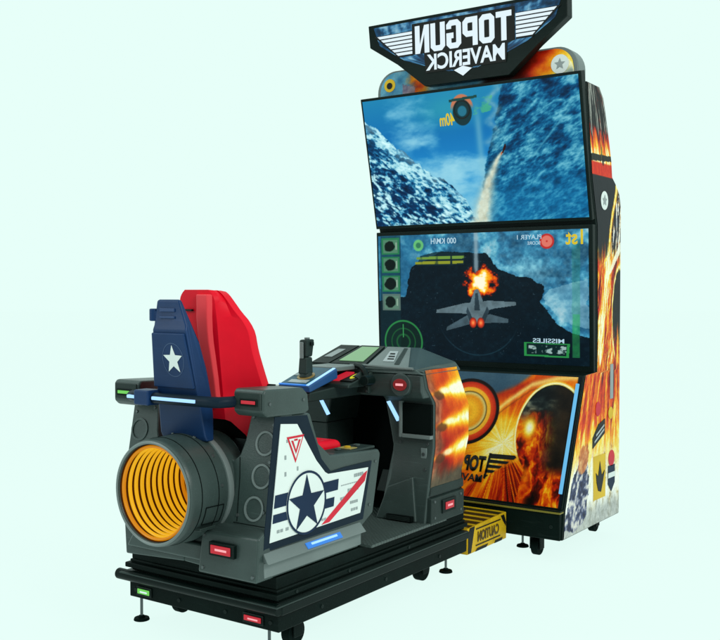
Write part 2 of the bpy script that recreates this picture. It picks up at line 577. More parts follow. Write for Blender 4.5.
sa = picture('side_artwork', side_art, side_surf, 90, 620, PRINT, cab)
SP = Plane((.6202, 0, 0), (0, 1, 0), (0, 0, 1))
decal('round_sticker', SP, [disc(-.20, 1.655, .045)], WHITE, sa)
decal('round_sticker_mark', SP, [star(-.20, 1.655, .028, .5), ], GREY_INK, sa, .003)
decal('yellow_sticker', SP, [[(-.315, .22), (-.165, .22), (-.165, .43), (-.315, .43)]], YELLOW_INK, sa)
decal('bird_emblem', SP, [[(-.24, .40), (-.215, .33), (-.18, .35), (-.20, .30), (-.225, .25), (-.26, .26), (-.28, .30), (-.29, .35), (-.262, .33)]], BLACK_INK, sa, .003)
decal('dark_sticker', SP, [[(-.33, .47), (-.175, .53), (-.175, .60), (-.26, .58), (-.33, .52)]], BLACK_INK, sa)
decal('dark_sticker_stripe', SP, [[(-.31, .495), (-.19, .545), (-.19, .555), (-.31, .505)], [(-.29, .525), (-.19, .565), (-.19, .575), (-.29, .535)]], SILVER, sa, .003)
decal('red_badge', SP, [disc(-.265, .655, .035, ru=.03)], RED_INK, sa)
decal('crest', SP, [[(-.13, .27), (-.085, .23), (-.04, .27), (-.04, .36), (-.13, .36)]], NAVY_INK, sa)
decal('crest_band', SP, [[(-.13, .30), (-.04, .30), (-.04, .325), (-.13, .325)]], WHITE, sa, .003)
decal('crest_top', SP, [disc(-.085, .395, .04)], RED_INK, sa)
decal('ring_badge', SP, [disc(-.10, .62, .03)], YELLOW_INK, sa)
decal('grey_stripe', SP, [[(-.11, .69), (-.07, .69), (-.07, .86), (-.11, .86)]], GREY_INK, sa)

# header plate behind the sign
hp = []
for cx, cz, a0 in ((.565 - .11, 2.375 - .11, 0), (-.565 + .11, 2.375 - .11, 90)):
    hp += [(cx + .11 * math.cos(math.radians(a0 + t)), cz + .11 * math.sin(math.radians(a0 + t))) for t in range(0, 91, 10)]
hp = [(.565, 2.12)] + hp + [(-.565, 2.12)]
head = B().py(hp, -.395, -.30).done('header', GREY_L, cab, .008)
def head_art(u, v):
    x = (u - .5) * 1.09
    f = fbm(u * 18, v * 5, 4)
    blue = rgb((0, (40, 96, 140)), (.5, (92, 160, 190)), (1, (170, 205, 215)))(f)
    t = (x - .28) - (v - .5) * .16
    fire = FIRE(np.clip(.30 + t * 3.2 + .35 * (f - .5), .1, .97))
    out = mix(blue, fire, sst(-.25, -.18, t) * sst(.25, .20, t))
    out = mix(out, col(150, 160, 150), sst(.20, .24, t))
    tl = (x + .33) + .1 * (f - .5)
    out = mix(out, FIRE(np.clip(.35 + f * .5, 0, 1)), sst(-.06, .0, tl) * sst(.13, .05, tl))
    out = mix(out, rgb((0, (96, 80, 110)), (1, (210, 190, 190)))(fbm(u * 40, v * 9, 8)), inside(u, v, [(.12, 0), (.2, 0), (.2, .6), (.13, .7)]) * .9)
    return out
def head_surf(u, v):
    x = (u - .5) * 1.09
    over = np.clip(np.abs(x) - .445, 0, .1)
    top = 2.265 + np.sqrt(np.maximum(.1 ** 2 - over ** 2, 0))
    return x, np.full_like(u, -.3972), 2.14 + (top - 2.14) * v
ha = picture('header_artwork', head_art, head_surf, 160, 36, PRINT, head)
HP = Plane((0, -.3972, 2.2), (1, 0, 0), (0, 0, 1))
decal('round_sticker', HP, [disc(.475, .09, .045)], WHITE, ha)
decal('yellow_sticker', HP, [disc(-.485, .10, .034)], YELLOW_INK, ha)
decal('yellow_sticker_mark', HP, [disc(-.485, .098, .017)], BLACK_INK, ha, .003)
decal('round_sticker_mark', HP, [star(.475, .09, .028, .45)], GREY_INK, ha, .003)

# lit winged sign
MQ = Plane((0, -.475, 2.30), (1, 0, 0), (0, -.05, .998))
mq_out = [(-.56, .302), (-.553, .188), (-.385, .082), (-.225, -.045), (.245, -.045), (.40, .08), (.548, .186), (.548, .302)]
marq = B().slab(MQ.O, MQ.U, MQ.V, MQ.N, mq_out, -.06, 0).done('marquee', BLACK_S, cab, .004)
B().slab(MQ.O, MQ.U, MQ.V, MQ.N, [(-.2, -.03), (.2, -.03), (.2, .2), (-.2, .2)], -.13, -.06).done('sign_bracket', BLACK, cab)
def mq_art(u, v):
    f = fbm(u * 14, v * 9, 12)
    g = fbm(u * 46, v * 4 + u * 3, 15)
    c = rgb((0, (8, 32, 52)), (.45, (24, 76, 116)), (.65, (72, 140, 182)), (1, (160, 206, 224)))(sst(.25, .8, .6 * f + .4 * g))
    return c
def mq_surf(u, v):
    # inner face: wide top, narrowing to the bottom
    vv = .012 + v * .274
    hw = np.interp(vv, [.012, .055, .10, .19, .286], [.08, .22, .345, .490, .525])
    q = (u - .5) * 2 * hw
    O, V, N = np.array(MQ.O), np.array(MQ.V), np.array(MQ.N)
    return q + O[0] + N[0] * .002, O[1] + V[1] * vv + N[1] * .002, O[2] + V[2] * vv + N[2] * .002
ma = picture('sign_face', mq_art, mq_surf, 150, 44, SIGN, marq)
decal('sign_black_panel', MQ, [[(-.29, .272), (.285, .272), (.285, .115), (.245, .105), (.235, .018), (.06, .018), (0, -.012), (-.06, .018), (-.215, .018), (-.222, .118), (-.29, .118)]], BLACK_INK, marq, .003)  # plain black backing of the letters
decal('sign_point', MQ, [[(-.05, .012), (0, -.02), (.05, .012), (0, .028)]], SIGN_W, marq, .006)
for sd in (1, -1):
    wb_ = decal('wing', MQ, [[(sd * .288, .240), (sd * .520, .240), (sd * .375, .116), (sd * .288, .116)][::sd]], BLACK_INK, marq, .003)
    for k in range(6):
        v1 = .236 - k * .0195
        v0 = v1 - .0135
        e = lambda q: .500 - (.236 - q) * 1.13
        decal('wing_stripe', MQ, [[(sd * .290, v0), (sd * e(v0), v0), (sd * e(v1), v1), (sd * .290, v1)][::sd]], SIGN_W, wb_, .0055)
def stroke(pts, w, closed=False):
    """thick mitred line as a row of quads"""
    n = len(pts)
    P = [Vector(p) for p in pts]
    L, Rr = [], []
    for i in range(n):
        a = P[i - 1] if (closed or i > 0) else None
        c = P[(i + 1) % n] if (closed or i < n - 1) else None
        d0 = (P[i] - a).normalized() if a is not None else (c - P[i]).normalized()
        d1 = (c - P[i]).normalized() if c is not None else d0
        n0, n1 = Vector((-d0.y, d0.x)), Vector((-d1.y, d1.x))
        m = (n0 + n1).normalized()
        k = w / 2 / max(.3, m.dot(n0))
        L.append(P[i] + m * k)
        Rr.append(P[i] - m * k)
    return [[L[i], L[(i + 1) % n], Rr[(i + 1) % n], Rr[i]] for i in range(n if closed else n - 1)]
def block_word(word, pl, u, v, w, h, t, m, parent):
    """condensed octagonal stencil capitals, set right to left"""
    pitch = w / len(word)
    gw = pitch * .90
    q = t / 2
    c = t * .42
    x1, y1 = gw - q, h - q
    T = {
        'T': [([(0, y1), (gw, y1)], 0), ([(gw / 2, 0), (gw / 2, h - t)], 0)],
        'O': [([(q + c, q), (x1 - c, q), (x1, q + c), (x1, y1 - c), (x1 - c, y1), (q + c, y1), (q, y1 - c), (q, q + c)], 1)],
        'P': [([(q, 0), (q, y1), (x1 - c, y1), (x1, y1 - c), (x1, h * .42 + c), (x1 - c, h * .42), (t, h * .42)], 0)],
        'G': [([(x1, h * .70), (x1, y1 - c), (x1 - c, y1), (q + c, y1), (q, y1 - c), (q, q + c), (q + c, q), (x1 - c, q), (x1, q + c), (x1, h * .46), (gw * .52, h * .46)], 0)],
        'U': [([(q, h), (q, q + c), (q + c, q), (x1 - c, q), (x1, q + c), (x1, h)], 0)],
        'N': None}
    for i, ch in enumerate(word):
        ox = -w / 2 + i * pitch
        if ch == 'N':
            quads = [[(0, 0), (t, 0), (t, h), (0, h)], [(t, h), (t, h - t * 1.5), (gw - t, 0), (gw - t, t * 1.5)], [(gw - t, 0), (gw, 0), (gw, h), (gw - t, h)]]
        else:
            quads = [k for pts, cl in T[ch] for k in stroke(pts, t, cl)]
        b = B()
        for k in quads:
            # mirrored: u runs the other way
            f = b.poly([pl.at(u - (ox + p[0]), v - h / 2 + p[1], .006) for p in k])
        bmesh.ops.remove_doubles(b.b, verts=b.b.verts, dist=1e-5)
        bmesh.ops.recalc_face_normals(b.b, faces=b.b.faces)
        r = bmesh.ops.extrude_face_region(b.b, geom=list(b.b.faces))
        for g in r['geom']:
            if isinstance(g, bmesh.types.BMVert):
                g.co += pl.N * .002
        b.done('sign_letter', m, parent)
block_word('TOPGUN', MQ, -.006, .188, .548, .138, .027, SIGN_W, marq)
writing('sign_subtitle', 'MAVERICK', MQ, .010, .068, .440, .080, SIGN_W, marq, .006, bold=.025)

# ---- upper screen
US = Plane((0, -.332, 1.547), (1, 0, 0), (0, -.152, .681))
UH = math.hypot(.152, .681)
scr_u = B().slab(US.O, US.U, US.V, US.N, [(-W, .006), (W, .006), (W, UH), (-W, UH)], -.05, 0).done('upper_screen', BLACK_S, cab, .004)
def upper_pic(u, v):
    cl = fbm(u * 3.6, v * 4.6, 2, 7)
    sky = rgb((0, (120, 186, 214)), (.35, (48, 142, 200)), (.7, (28, 116, 176)), (1, (44, 134, 176)))(v)
    cloud = sst(.48, .78, cl + .35 * np.exp(-((u - .36) / .22) ** 2 - ((v - .38) / .16) ** 2) - .05)
    sky = mix(sky, rgb((0, (110, 176, 208)), (1, (196, 224, 232)))(fbm(u * 12, v * 12, 23)), cloud * .9)
    sky = mix(sky, col(90, 190, 170), .35 * np.exp(-((u - .42) / .14) ** 2 - ((v - .86) / .12) ** 2))
    # left snowy slope
    ridge = np.interp(u, [0, .05, .10, .20, .26, .316, .40, .463, .50], [.87, .82, .71, .53, .46, .36, .28, .19, .02]) + .10 * (fbm(u * 15, v * 0, 8) - .5) + .035 * (fbm(u * 60, v * 0, 14) - .5)
    al, ac = u * .72 + v * .5, v * .75 - u * .55
    rock = 1 - np.abs(2 * fbm(ac * 14 + .7 * fbm(u * 9, v * 9, 3), al * 30, 6, 6) - 1)
    rk2 = fbm(ac * 40, al * 85, 7, 4)
    snow = rgb((0, (4, 34, 56)), (.36, (14, 76, 120)), (.52, (60, 138, 178)), (.64, (160, 204, 216)), (1, (236, 248, 250)))(sst(.40, .86, .40 * rock + .26 * rk2 + .34 * fbm(ac * 7, al * 15, 77, 6)))
    L = mix(sky, snow, sst(ridge + .004, ridge - .004, v))
    lit = np.exp(-(np.maximum(ridge - v, 0) / .10) ** 2) * sst(.45, .62, fbm(ac * 9, al * 12, 88) + .12)
    L = mix(L, col(206, 228, 236), .45 * lit * sst(ridge + .004, ridge - .004, v))
    L = mix(L, col(8, 50, 86), .78 * sst(ridge - .16, ridge - .40, v) * sst(.62, .40, rk2) * sst(ridge + .004, ridge - .004, v))
    # right wall of rock
    edge = np.interp(v, [0, .075, .40, .62, 1.0], [.50, .512, .57, .61, .672]) + .035 * (fbm(v * 14, u * 0 + 3, 9) - .5)
    rw = 1 - np.abs(2 * fbm(u * 11 - v * 9 + .6 * fbm(u * 6, v * 5, 4), v * 7 + u * 7, 16, 6) - 1)
    rw2 = fbm(u * 80 - v * 60, v * 46 + u * 20, 18, 4)
    wall = rgb((0, (2, 36, 60)), (.36, (8, 70, 108)), (.58, (22, 100, 142)), (.78, (70, 144, 174)), (1, (150, 204, 216)))(sst(.30, .85, .40 * rw + .26 * rw2 + .34 * fbm(u * 14 - v * 7, v * 6 + u * 5, 66, 6)) * .95)
    wall = mix(wall, col(34, 128, 176), .5 * sst(.55, .05, v) * fbm(u * 6, v * 5, 24) * 1.5)
    out = mix(L, wall, sst(edge - .004, edge + .004, u))
    out = mix(out, col(110, 170, 190), .55 * np.exp(-(((u - .86) - (v - .6) * .55) / .006) ** 2) * sst(.42, .5, v) * sst(.85, .75, v))
    # missile trail, upper faint plume
    tx = np.interp(v, [0, .30, .46, .52, 1], [.525, .575, .625, .655, .69])
    wd = np.interp(v, [0, .3, .5, .54], [.045, .026, .010, .004])
    tr = np.exp(-((u - tx) / wd) ** 2) * sst(.535, .50, v) * (.55 + .7 * fbm(u * 40, v * 20, 30))
    out = mix(out, rgb((0, (206, 186, 160)), (.6, (240, 220, 196)), (1, (255, 246, 230)))(fbm(u * 46, v * 34, 34)), np.clip(tr * 1.15, 0, .92))
    p2 = np.exp(-((u - np.interp(v, [.35, 1], [.60, .64]) - .02 * np.sin(v * 40)) / .02) ** 2) * sst(.5, .6, v)
    out = mix(out, col(190, 200, 196), .55 * p2 * fbm(u * 30, v * 26, 31) * 1.4)
    p3 = np.exp(-((u - .555) / .016) ** 2) * sst(.15, .6, v) * sst(.95, .7, v)
    out = mix(out, col(150, 190, 200), .5 * p3)
    out = mix(out, col(60, 26, 24), inside(u, v, [(.648, .50), (.657, .505), (.672, .552), (.668, .575), (.659, .55)]))
    out = mix(out, col(200, 90, 40), inside(u, v, [(.645, .49), (.652, .505), (.65, .515), (.643, .50)]))
    out = np.clip((out - .5) * 1.12 + .49, 0, 1) * np.array([.90, 1.0, 1.0])
    # cockpit head-up marks
    out = mix(out, col(84, 190, 120), .65 * inside(u, v, [(.535, .80), (.62, .82), (.63, .93), (.56, .92)]) * sst(.35, .6, fbm(u * 30, v * 26, 42)))
    hd = np.hypot((u - .487) / .052, (v - .845) / .115)
    out = mix(out, col(196, 120, 86), sst(1.08, 1.0, hd) * sst(.84, .90, v))
    out = mix(out, col(20, 52, 56), sst(1.0, .94, np.hypot((u - .487) / .046, (v - .83) / .10)))
    out = mix(out, col(40, 130, 160), .8 * sst(.8, .6, np.hypot((u - .487) / .030, (v - .84) / .055)))
    out = mix(out, col(26, 70, 66), inside(u, v, [(.43, .915), (.56, .925), (.56, .945), (.43, .935)]))
    return out
def flat(pl, w0, w1, h0, h1, n):
    O, U, V, N = (np.array(q) for q in (pl.O, pl.U, pl.V, pl.N))
    def f(u, v):
        a, c = w0 + (w1 - w0) * u, h0 + (h1 - h0) * v
        return tuple(O[k] + U[k] * a + V[k] * c + N[k] * n for k in range(3))
    return f
picture('displayed_view', upper_pic, flat(US, -W + .012, W - .014, .022, UH - .014, .0015), 420, 250, SCREEN, scr_u)
writing('distance_readout', '40m', US, -.105, .545, .085, .062, HUD_Y, scr_u, .004, bold=.02)
decal('target_box', US, arc_band(-.016, .585, .040, .046, 0, 360, 30), BLACK_INK, scr_u, .004)

# ---- lower screen
LS = Plane((0, -.302, .83), (1, 0, 0), (0, -.03, .705))
LH = math.hypot(.03, .705)
scr_l = B().slab(LS.O, LS.U, LS.V, LS.N, [(-W, 0), (W, 0), (W, LH), (-W, LH)], -.05, 0).done('lower_screen', BLACK_S, cab, .004)
def lower_pic(u, v):
    n1, n2 = fbm(u * 9, v * 6, 51), fbm(u * 34, v * 22, 52)
    snow = rgb((0, (6, 54, 84)), (.4, (18, 98, 144)), (.6, (44, 146, 188)), (.8, (110, 200, 222)), (1, (200, 236, 240)))(sst(.2, .85, .55 * n1 + .45 * n2))
    hl = np.exp(-((u - .73) / .10) ** 2 - ((v - .70) / .09) ** 2)
    snow = mix(snow, col(150, 226, 240), np.clip(hl * (n2 * 1.6 - .1), 0, 1))
    snow = mix(snow, rgb((0, (10, 60, 92)), (1, (170, 220, 232)))(fbm(u * 70, v * 44, 59, 3)), .35)
    hl2 = inside(u + .04 * (n2 - .5), v + .05 * (n1 - .5), [(.80, .50), (.83, .56), (1, .64), (1, .26), (.93, .30), (.86, .38)])
    snow = mix(snow, rgb((0, (70, 140, 170)), (1, (190, 222, 228)))(n2), hl2 * .55)
    snow = mix(snow, col(30, 100, 140), .5 * sst(.28, .18, u))
    shade = rgb((0, (0, 10, 20)), (.5, (1, 18, 30)), (1, (8, 38, 50)))(.4 * n1 + .6 * fbm(u * 60, v * 40, 58, 4))
    shade = mix(shade, col(30, 70, 84), .5 * sst(.004, .001, np.abs(np.hypot(u - .5, (v - .40) / 1.75) - .20)) * sst(.30, .1, v))
    shade = mix(shade, col(120, 150, 160), sst(.93, .97, vnoise(u * 150, v * 90, 99)) * .30)
    dk = inside(u + .025 * (n2 - .5), v + .022 * (fbm(u * 26, v * 20, 53) - .5),
                [(-.1, .45), (.135, .50), (.17, .74), (.25, .80), (.33, .86), (.55, .84), (.60, .72), (.68, .66), (.75, .645), (.81, .58), (.79, .47), (.86, .30), (.93, .24), (1.1, .16), (1.1, -.1), (-.1, -.1)])
    out = mix(snow, shade, dk)
    out = mix(out, col(10, 44, 52), inside(u, v, [(0, 0), (.012, 1), (.12, 1), (.11, .0)]) * .6)
    # jet trail
    tr = np.exp(-((u - .497) / .010) ** 2) * sst(.6, .75, v) * (.5 + n2)
    out = mix(out, col(150, 176, 186), np.clip(tr, 0, .75))
    # bright patches over the trees
    # burst
    ex = np.hypot((u - .512) / .080, (v - .612) / .130) + 1.3 * (fbm(u * 30, v * 20, 57) - .5)
    out = mix(out, FIRE(np.clip(1.25 - 1.0 * ex, 0, 1)), sst(1.0, .75, ex))
    # the aircraft, seen from behind and above
    g1, g2, g3 = col(66, 88, 98), col(92, 114, 122), col(40, 58, 68)
    for pts, c in (
        ([(.297, .375), (.30, .40), (.44, .455), (.48, .46), (.47, .37), (.40, .375)], g2),
        ([(.68, .44), (.682, .465), (.55, .475), (.50, .46), (.52, .385), (.58, .415)], g2),
        ([(.345, .235), (.35, .265), (.45, .36), (.49, .35), (.48, .30), (.42, .27)], g1),
        ([(.643, .305), (.645, .335), (.56, .37), (.51, .36), (.51, .30), (.58, .305)], g1),
        ([(.45, .36), (.47, .48), (.488, .56), (.505, .565), (.525, .48), (.545, .38), (.53, .30), (.46, .30)], g2),
        ([(.485, .40), (.49, .53), (.503, .535), (.512, .40)], g3),
        ([(.462, .30), (.445, .39), (.452, .425), (.478, .33)], g3),
        ([(.532, .30), (.556, .395), (.546, .43), (.518, .33)], g3)):
        k = inside(u, v, pts)
        out = mix(out, c * (0.75 + .5 * n2[..., None]), k)
    for cu in (.478, .515):
        e = np.hypot((u - cu) / .018, (v - .302) / .042)
        out = mix(out, rgb((0, (255, 170, 90)), (.5, (226, 70, 34)), (1, (110, 24, 18)))(np.clip(e, 0, 1)), sst(1.05, .9, e))
    # instrument overlay
    gr = col(40, 128, 74)
    for k in range(4):
        cv = .915 - k * .1525
        box = inside(u, v, [(.018, cv - .066), (.112, cv - .066), (.112, cv + .066), (.018, cv + .066)])
        inn = inside(u, v, [(.026, cv - .054), (.104, cv - .054), (.104, cv + .054), (.026, cv + .054)])
        out = mix(out, gr if k < 3 else col(96, 120, 110), box * .85)
        out = mix(out, col(92, 134, 112), inn * .75)
        d = np.hypot((u - .060) / .030, (v - cv) / .048)
        out = mix(out, col(8, 22, 20), sst(1.05, .85, d + .5 * (n2 - .5)))
        out = mix(out, col(140, 170, 150), inside(u, v, [(.092, cv - .03), (.098, cv - .03), (.098, cv + .03), (.092, cv + .03)]))
    asp = 1.23 / .70
    rd = np.hypot(u - .124, (v - .135) / asp)
    for r, w in ((.097, .006), (.062, .004), (.034, .006)):
        out = mix(out, col(44, 140, 70), sst(w, w * .4, np.abs(rd - r)) * .9)
    out = mix(out, col(10, 46, 30), sst(.095, .09, rd) * .55)
    out = mix(out, col(56, 150, 84), inside(u, v, [(.122, .17), (.127, .17), (.127, .28), (.122, .28)]))
    gd = np.hypot(u - .212, (v - .915) / asp)
    out = mix(out, col(110, 200, 110), sst(.028, .024, gd) * .85)
    out = mix(out, col(50, 120, 90), sst(.016, .010, gd))
    out = mix(out, col(12, 40, 48), inside(u, v, [(.20, .75), (.44, .755), (.44, .85), (.30, .86), (.22, .83)]) * .8)
    for v0, a, c in ((.80, .20, col(110, 150, 60)), (.762, .195, col(140, 150, 40))):
        out = mix(out, c, inside(u, v, [(a, v0), (.44, v0 + .004), (.44, v0 + .026), (a, v0 + .022)]) * sst(.30, .45, fbm(u * 40, v * 2, 71)))
    rr = np.hypot(u - .822, (v - .918) / asp)
    out = mix(out, col(190, 40, 36), sst(.034, .030, rr))
    out = mix(out, col(236, 150, 130), sst(.012, .008, np.abs(rr - .014)) * .7)
    # right-hand gauge
    out = mix(out, col(50, 150, 100), .25 * inside(u, v, [(.925, .06), (.96, .06), (.965, .93), (.93, .93)]))
    out = mix(out, col(40, 170, 80), .45 * (.4 + n2) * inside(u, v, [(.928, .06), (.958, .06), (.96, .38), (.93, .38)]))
    # weapon box
    for c, k in ((col(40, 140, 70), 0.), (col(6, 34, 36), .012)):
        out = mix(out, c, inside(u, v, [(.715 + k, .06 + k), (.912 - k, .055 + k), (.917 - k, .16 - k * .6), (.715 + k, .162 - k * .6)]))
    for a, w in ((.735, .035), (.795, .045), (.855, .045)):
        out = mix(out, col(150, 180, 176), inside(u, v, [(a, .085), (a + w, .083), (a + w, .138), (a, .14)]) * sst(.42, .52, fbm(u * 46, v * 30, 81)))
    return out
picture('displayed_view', lower_pic, flat(LS, -W + .012, W - .020, .030, LH - .020, .0015), 440, 260, SCREEN, scr_l)
writing('player_rank', '1st', LS, .525, .648, .088, .072, HUD_Y, scr_l, .004, bold=.02)
writing('weapon_caption', 'MISSILES', LS, .385, .147, .165, .022, HUD_W, scr_l, .004, bold=.01)
writing('score_caption', '000 KM/H', LS, -.195, .650, .15, .030, HUD_W, scr_l, .004, bold=.005)
writing('pilot_caption', 'PLAYER 1', LS, .290, .655, .13, .022, HUD_W, scr_l, .004, bold=.005)
writing('pilot_caption', 'SCORE', LS, .315, .625, .07, .016, HUD_W, scr_l, .004, bold=.005)

# ---- kick panel
KP = Plane((0, -.655, .235), (1, 0, 0), (0, .235, .595))
KH = math.hypot(.235, .595)
kick = B().slab(KP.O, KP.U, KP.V, KP.N, [(-.612, 0), (.612, 0), (.612, KH - .01), (-.612, KH - .01)], -.02, .004).done('kick_panel', BLACK_S, cab, .003)
def kick_pic(u, v):
    f = fbm(u * 6, v * 4, 91)
    f2 = fbm(u * 20, v * 13, 92)
    asp = 1.224 / KH
    ga = np.hypot(u - .718, (v - .44) / asp)
    glowv = np.exp(-(ga / .13) ** 2)
    th = np.arctan2((v - .44) / asp, u - .718)
    ray = tongues(th * 5.5, ga * 2.0, 93, .5)
    out = FIRE(np.clip(.34 + .26 * ray + .40 * (f - .45) + .46 * glowv, 0, 1))
    # deep sky top
    sky = rgb((0, (30, 60, 84)), (1, (84, 110, 122)))(f)
    st = v - np.interp(u, [.3, .62, .72, .82], [1.0, .78, .84, 1.02])
    out = mix(out, sky, sst(0, .06, st))
    dk = v - np.interp(u, [.66, .76, .84, .92], [.80, .90, .96, 1.02])
    out = mix(out, FIRE(.33 + .2 * f2), np.exp(-(dk / .035) ** 2) * .9 * sst(.64, .7, u))
    # bottom orange clouds
    b = v - np.interp(u, [.3, .55, .66, .8], [.02, .04, .20, .36])
    out = mix(out, FIRE(np.clip(-.06 + .85 * tongues(th * 7, ga * 2.5, 94, .8) + .12 * (f2 - .5), 0, .85)), sst(.03, -.03, b))
    out = mix(out, FIRE(np.clip(.55 + .35 * f2, 0, 1)), np.exp(-((b + .02) / .02) ** 2) * .6)
    # burning planet
    cx, cy, rx = .905, .56, .130
    pd = np.hypot((u - cx) / .138, (v - cy) / .375) + .012 * (f2 - .5)
    up = rgb((0, (6, 14, 18)), (.5, (26, 36, 36)), (.75, (64, 72, 66)), (1, (120, 124, 104)))(sst(.25, .8, f2))
    dn = FIRE(np.clip(.98 * tongues(u * 15, v * 6, 97, .8) - .20 + .25 * (f2 - .5), 0, .85))
    pl = mix(up, dn, sst(.74, .60, v + .2 * (f2 - .5)) * sst(.98, .86, u + .05 * (f - .5)))
    pl = mix(pl, rgb((0, (8, 8, 8)), (1, (50, 36, 22)))(f2), sst(.86, .95, u + .06 * (f - .5)))
    hot = np.exp(-((u - .82) / .030) ** 2 - ((v - .58) / .09) ** 2)
    pl = mix(pl, FIRE(np.clip(.5 + .5 * hot, 0, 1)), np.clip(1.3 * hot, 0, 1))
    body_ = sst(1.0, .985, pd)
    low = inside(u + .02 * (f2 - .5), v, [(.80, -.1), (.83, .32), (.80, .5), (1.05, .5), (1.05, -.1)])
    sm = mix(dn, FIRE(np.clip(.3 + .5 * f2, 0, 1)), np.exp(-((u - np.interp(v, [0, .3], [.835, .83])) / .02) ** 2) * .8)
    out = mix(out, FIRE(np.clip(1.0 - 5.5 * np.abs(pd - 1.02), .50, 1)), sst(1.10, 1.03, pd) * sst(.30, .5, v))
    out = mix(out, sm, low * sst(.5, .35, v))
    out = mix(out, pl, body_ * sst(.20, .32, v))
    # trail over the planet: a bright curved streak to the top right
    k = v - np.interp(u, [.60, .70, .80, .90, 1.0], [.56, .76, .92, .98, 1.0])
    out = mix(out, col(255, 224, 120), np.exp(-(k / .025) ** 2) * .8 * sst(.6, .68, u))
    out = mix(out, col(120, 60, 20), np.exp(-((k + .045) / .008) ** 2) * .5 * sst(.6, .68, u) * sst(.86, .8, u))
    # ringed coin door on the left
    rd = np.hypot((u - .536), (v - .672) / asp)
    ring = rgb((0, (238, 150, 14)), (.035, (248, 180, 30)), (.066, (232, 140, 14)), (.0805, (216, 196, 120)), (.086, (90, 66, 20)), (.090, (250, 176, 40)), (.103, (240, 170, 40)), (.106, (226, 70, 20)), (.126, (190, 36, 14)), (.130, (24, 10, 8)), (.142, (16, 8, 8)))(rd)
    out = mix(out, ring, sst(.144, .141, rd))
    # side margins
    out = mix(out, col(10, 20, 30), sst(.985, .99, u))
    return out
picture('printed_artwork', kick_pic, flat(KP, -.606, .606, .006, KH - .016, .0055), 380, 200, PRINT, kick)
KB = Plane(KP.at(0, 0, .0055), KP.U, KP.V)
writing('logo_title', 'TOP GUN', KB, .066, .168, .256, .078, BLACK_INK, kick, bold=.05)
writing('logo_subtitle', 'MAVERICK', KB, .064, .098, .252, .036, BLACK_INK, kick, bold=.02)
wing = [[(.212, .222), (.216, .200), (.335, .204), (.348, .215), (.34, .224)]]
for k in range(1, 5):
    t = .2 - (k - 1) * .0245
    wing.append([(.212 - .004 * k, t - .006), (.212 - .004 * k, t - .022), (.335 - k * .032, t - .020), (.347 - k * .032, t - .008)])
wing.append([(.206, .224), (.196, .10), (.206, .10), (.218, .224)])
decal('logo_wing', KB, wing, BLACK_INK, kick)
for s in (1, -1):
    B().slab(KB.O, KB.U, KB.V, KB.N, [(s * .588, .07), (s * .603, .07), (s * .603, .59), (s * .588, .59)][::s], .001, .012).done('light_strip', LED_SKY, cab, .002)

# base, trims, feet
B().box(-.612, .612, -.682, -.60, .10, .220).done('base_front', BLACK, cab, .004)
B().box(-.616, .616, -.690, -.640, .221, .229).done('base_trim', mat('olive_trim', (.20, .17, .02), .4, .3), cab, .002)
B().box(-.616, .616, -.684, -.640, .2295, .236).done('base_trim', BLACK, cab, .001)
def caster(x, y, parent, top, s=1.):
    """swivel wheel: fork with a wheel whose axle runs across"""
    f = B()
    f.box(x - .026 * s, x + .026 * s, y - .026 * s, y + .026 * s, top - .012, top)
    for k in (-1, 1):
        f.box(x + k * .021 * s - .003, x + k * .021 * s + .003, y - .016 * s, y + .022 * s, .026 * s, top - .012)
    fo = f.done('caster', BLACK, parent, .001)
    B().cyl((x - .014 * s, y + .008, .036 * s), (x + .014 * s, y + .008, .036 * s), .036 * s, n=28).done('wheel', RUBBER, fo, .003)
def foot(x, y, parent, top):
    f = B().cyl((x, y, .012), (x, y, top), .0055, n=12).done('levelling_foot', STEEL, parent)
    B().cyl((x, y, 0), (x, y, .010), .030, .027, n=28).cyl((x, y, .010), (x, y, .018), .014, .010, n=20).done('foot_pad', RUBBER, f, .002)
for x, y in ((.462, -.60), (.50, -.02), (-.48, -.60), (-.48, -.02)):
    caster(x, y, cab, .10, 1.15)
for x, y in ((.343, -.50), (-.343, -.50)):
    foot(x, y, cab, .10)

# ================================================================== HAZARD LINK COVER
tray = root('floor_cover', (0, -.88, 0), 'yellow and black striped hazard cover between the seat unit and the screen cabinet', 'floor cover')
def hz_top(u, v):
    y = -1.06 + v * .37
    n = fbm(u * 20, v * 20, 5)
    s = np.mod(v * 5.2 + u * .15, 1.0)
    k = sst(.34, .38, s) * sst(1.0, .96, s)
    return mix(mix(col(170, 132, 12), col(206, 170, 26), n), mix(col(20, 24, 12), col(50, 50, 20), n), k)
cover = B().px([(-1.06, .08), (-1.06, .193), (-.69, .203), (-.69, .08)], -.352, .352).done('cover_box', YELLOW, tray, .004)
picture('hazard_stripes', hz_top, lambda u, v: (-.345 + .69 * u, -1.055 + .36 * v, .1945 + .0098 * v), 30, 160, PRINT, cover)
CP = Plane((.352, -.87, .14), (0, 1, 0), (0, .03, 1))
for p in ([(-.185, -.055), (-.16, -.055), (-.13, .055), (-.17, .055), (-.185, .03)], [(.12, .055), (.15, .055), (.17, .02), (.17, -.0), (.14, .03)],
          [(-.12, -.058), (-.02, -.058), (-.0, -.046), (-.10, -.046)], [(.06, -.058), (.13, -.058), (.14, -.046), (.07, -.046)]):
    decal('hazard_corner', CP, [p], BLACK_INK, cover)
for v in (-.035, .037):
    decal('sign_border', CP, [[(-.115, v), (.115, v), (.115, v + .005), (-.115, v + .005)]], BLACK_INK, cover)
writing('warning_text', 'CAUTION', CP, 0, .003, .20, .046, mat('brown_ink', (.10, .06, .01), .5, .2), cover, bold=.03)

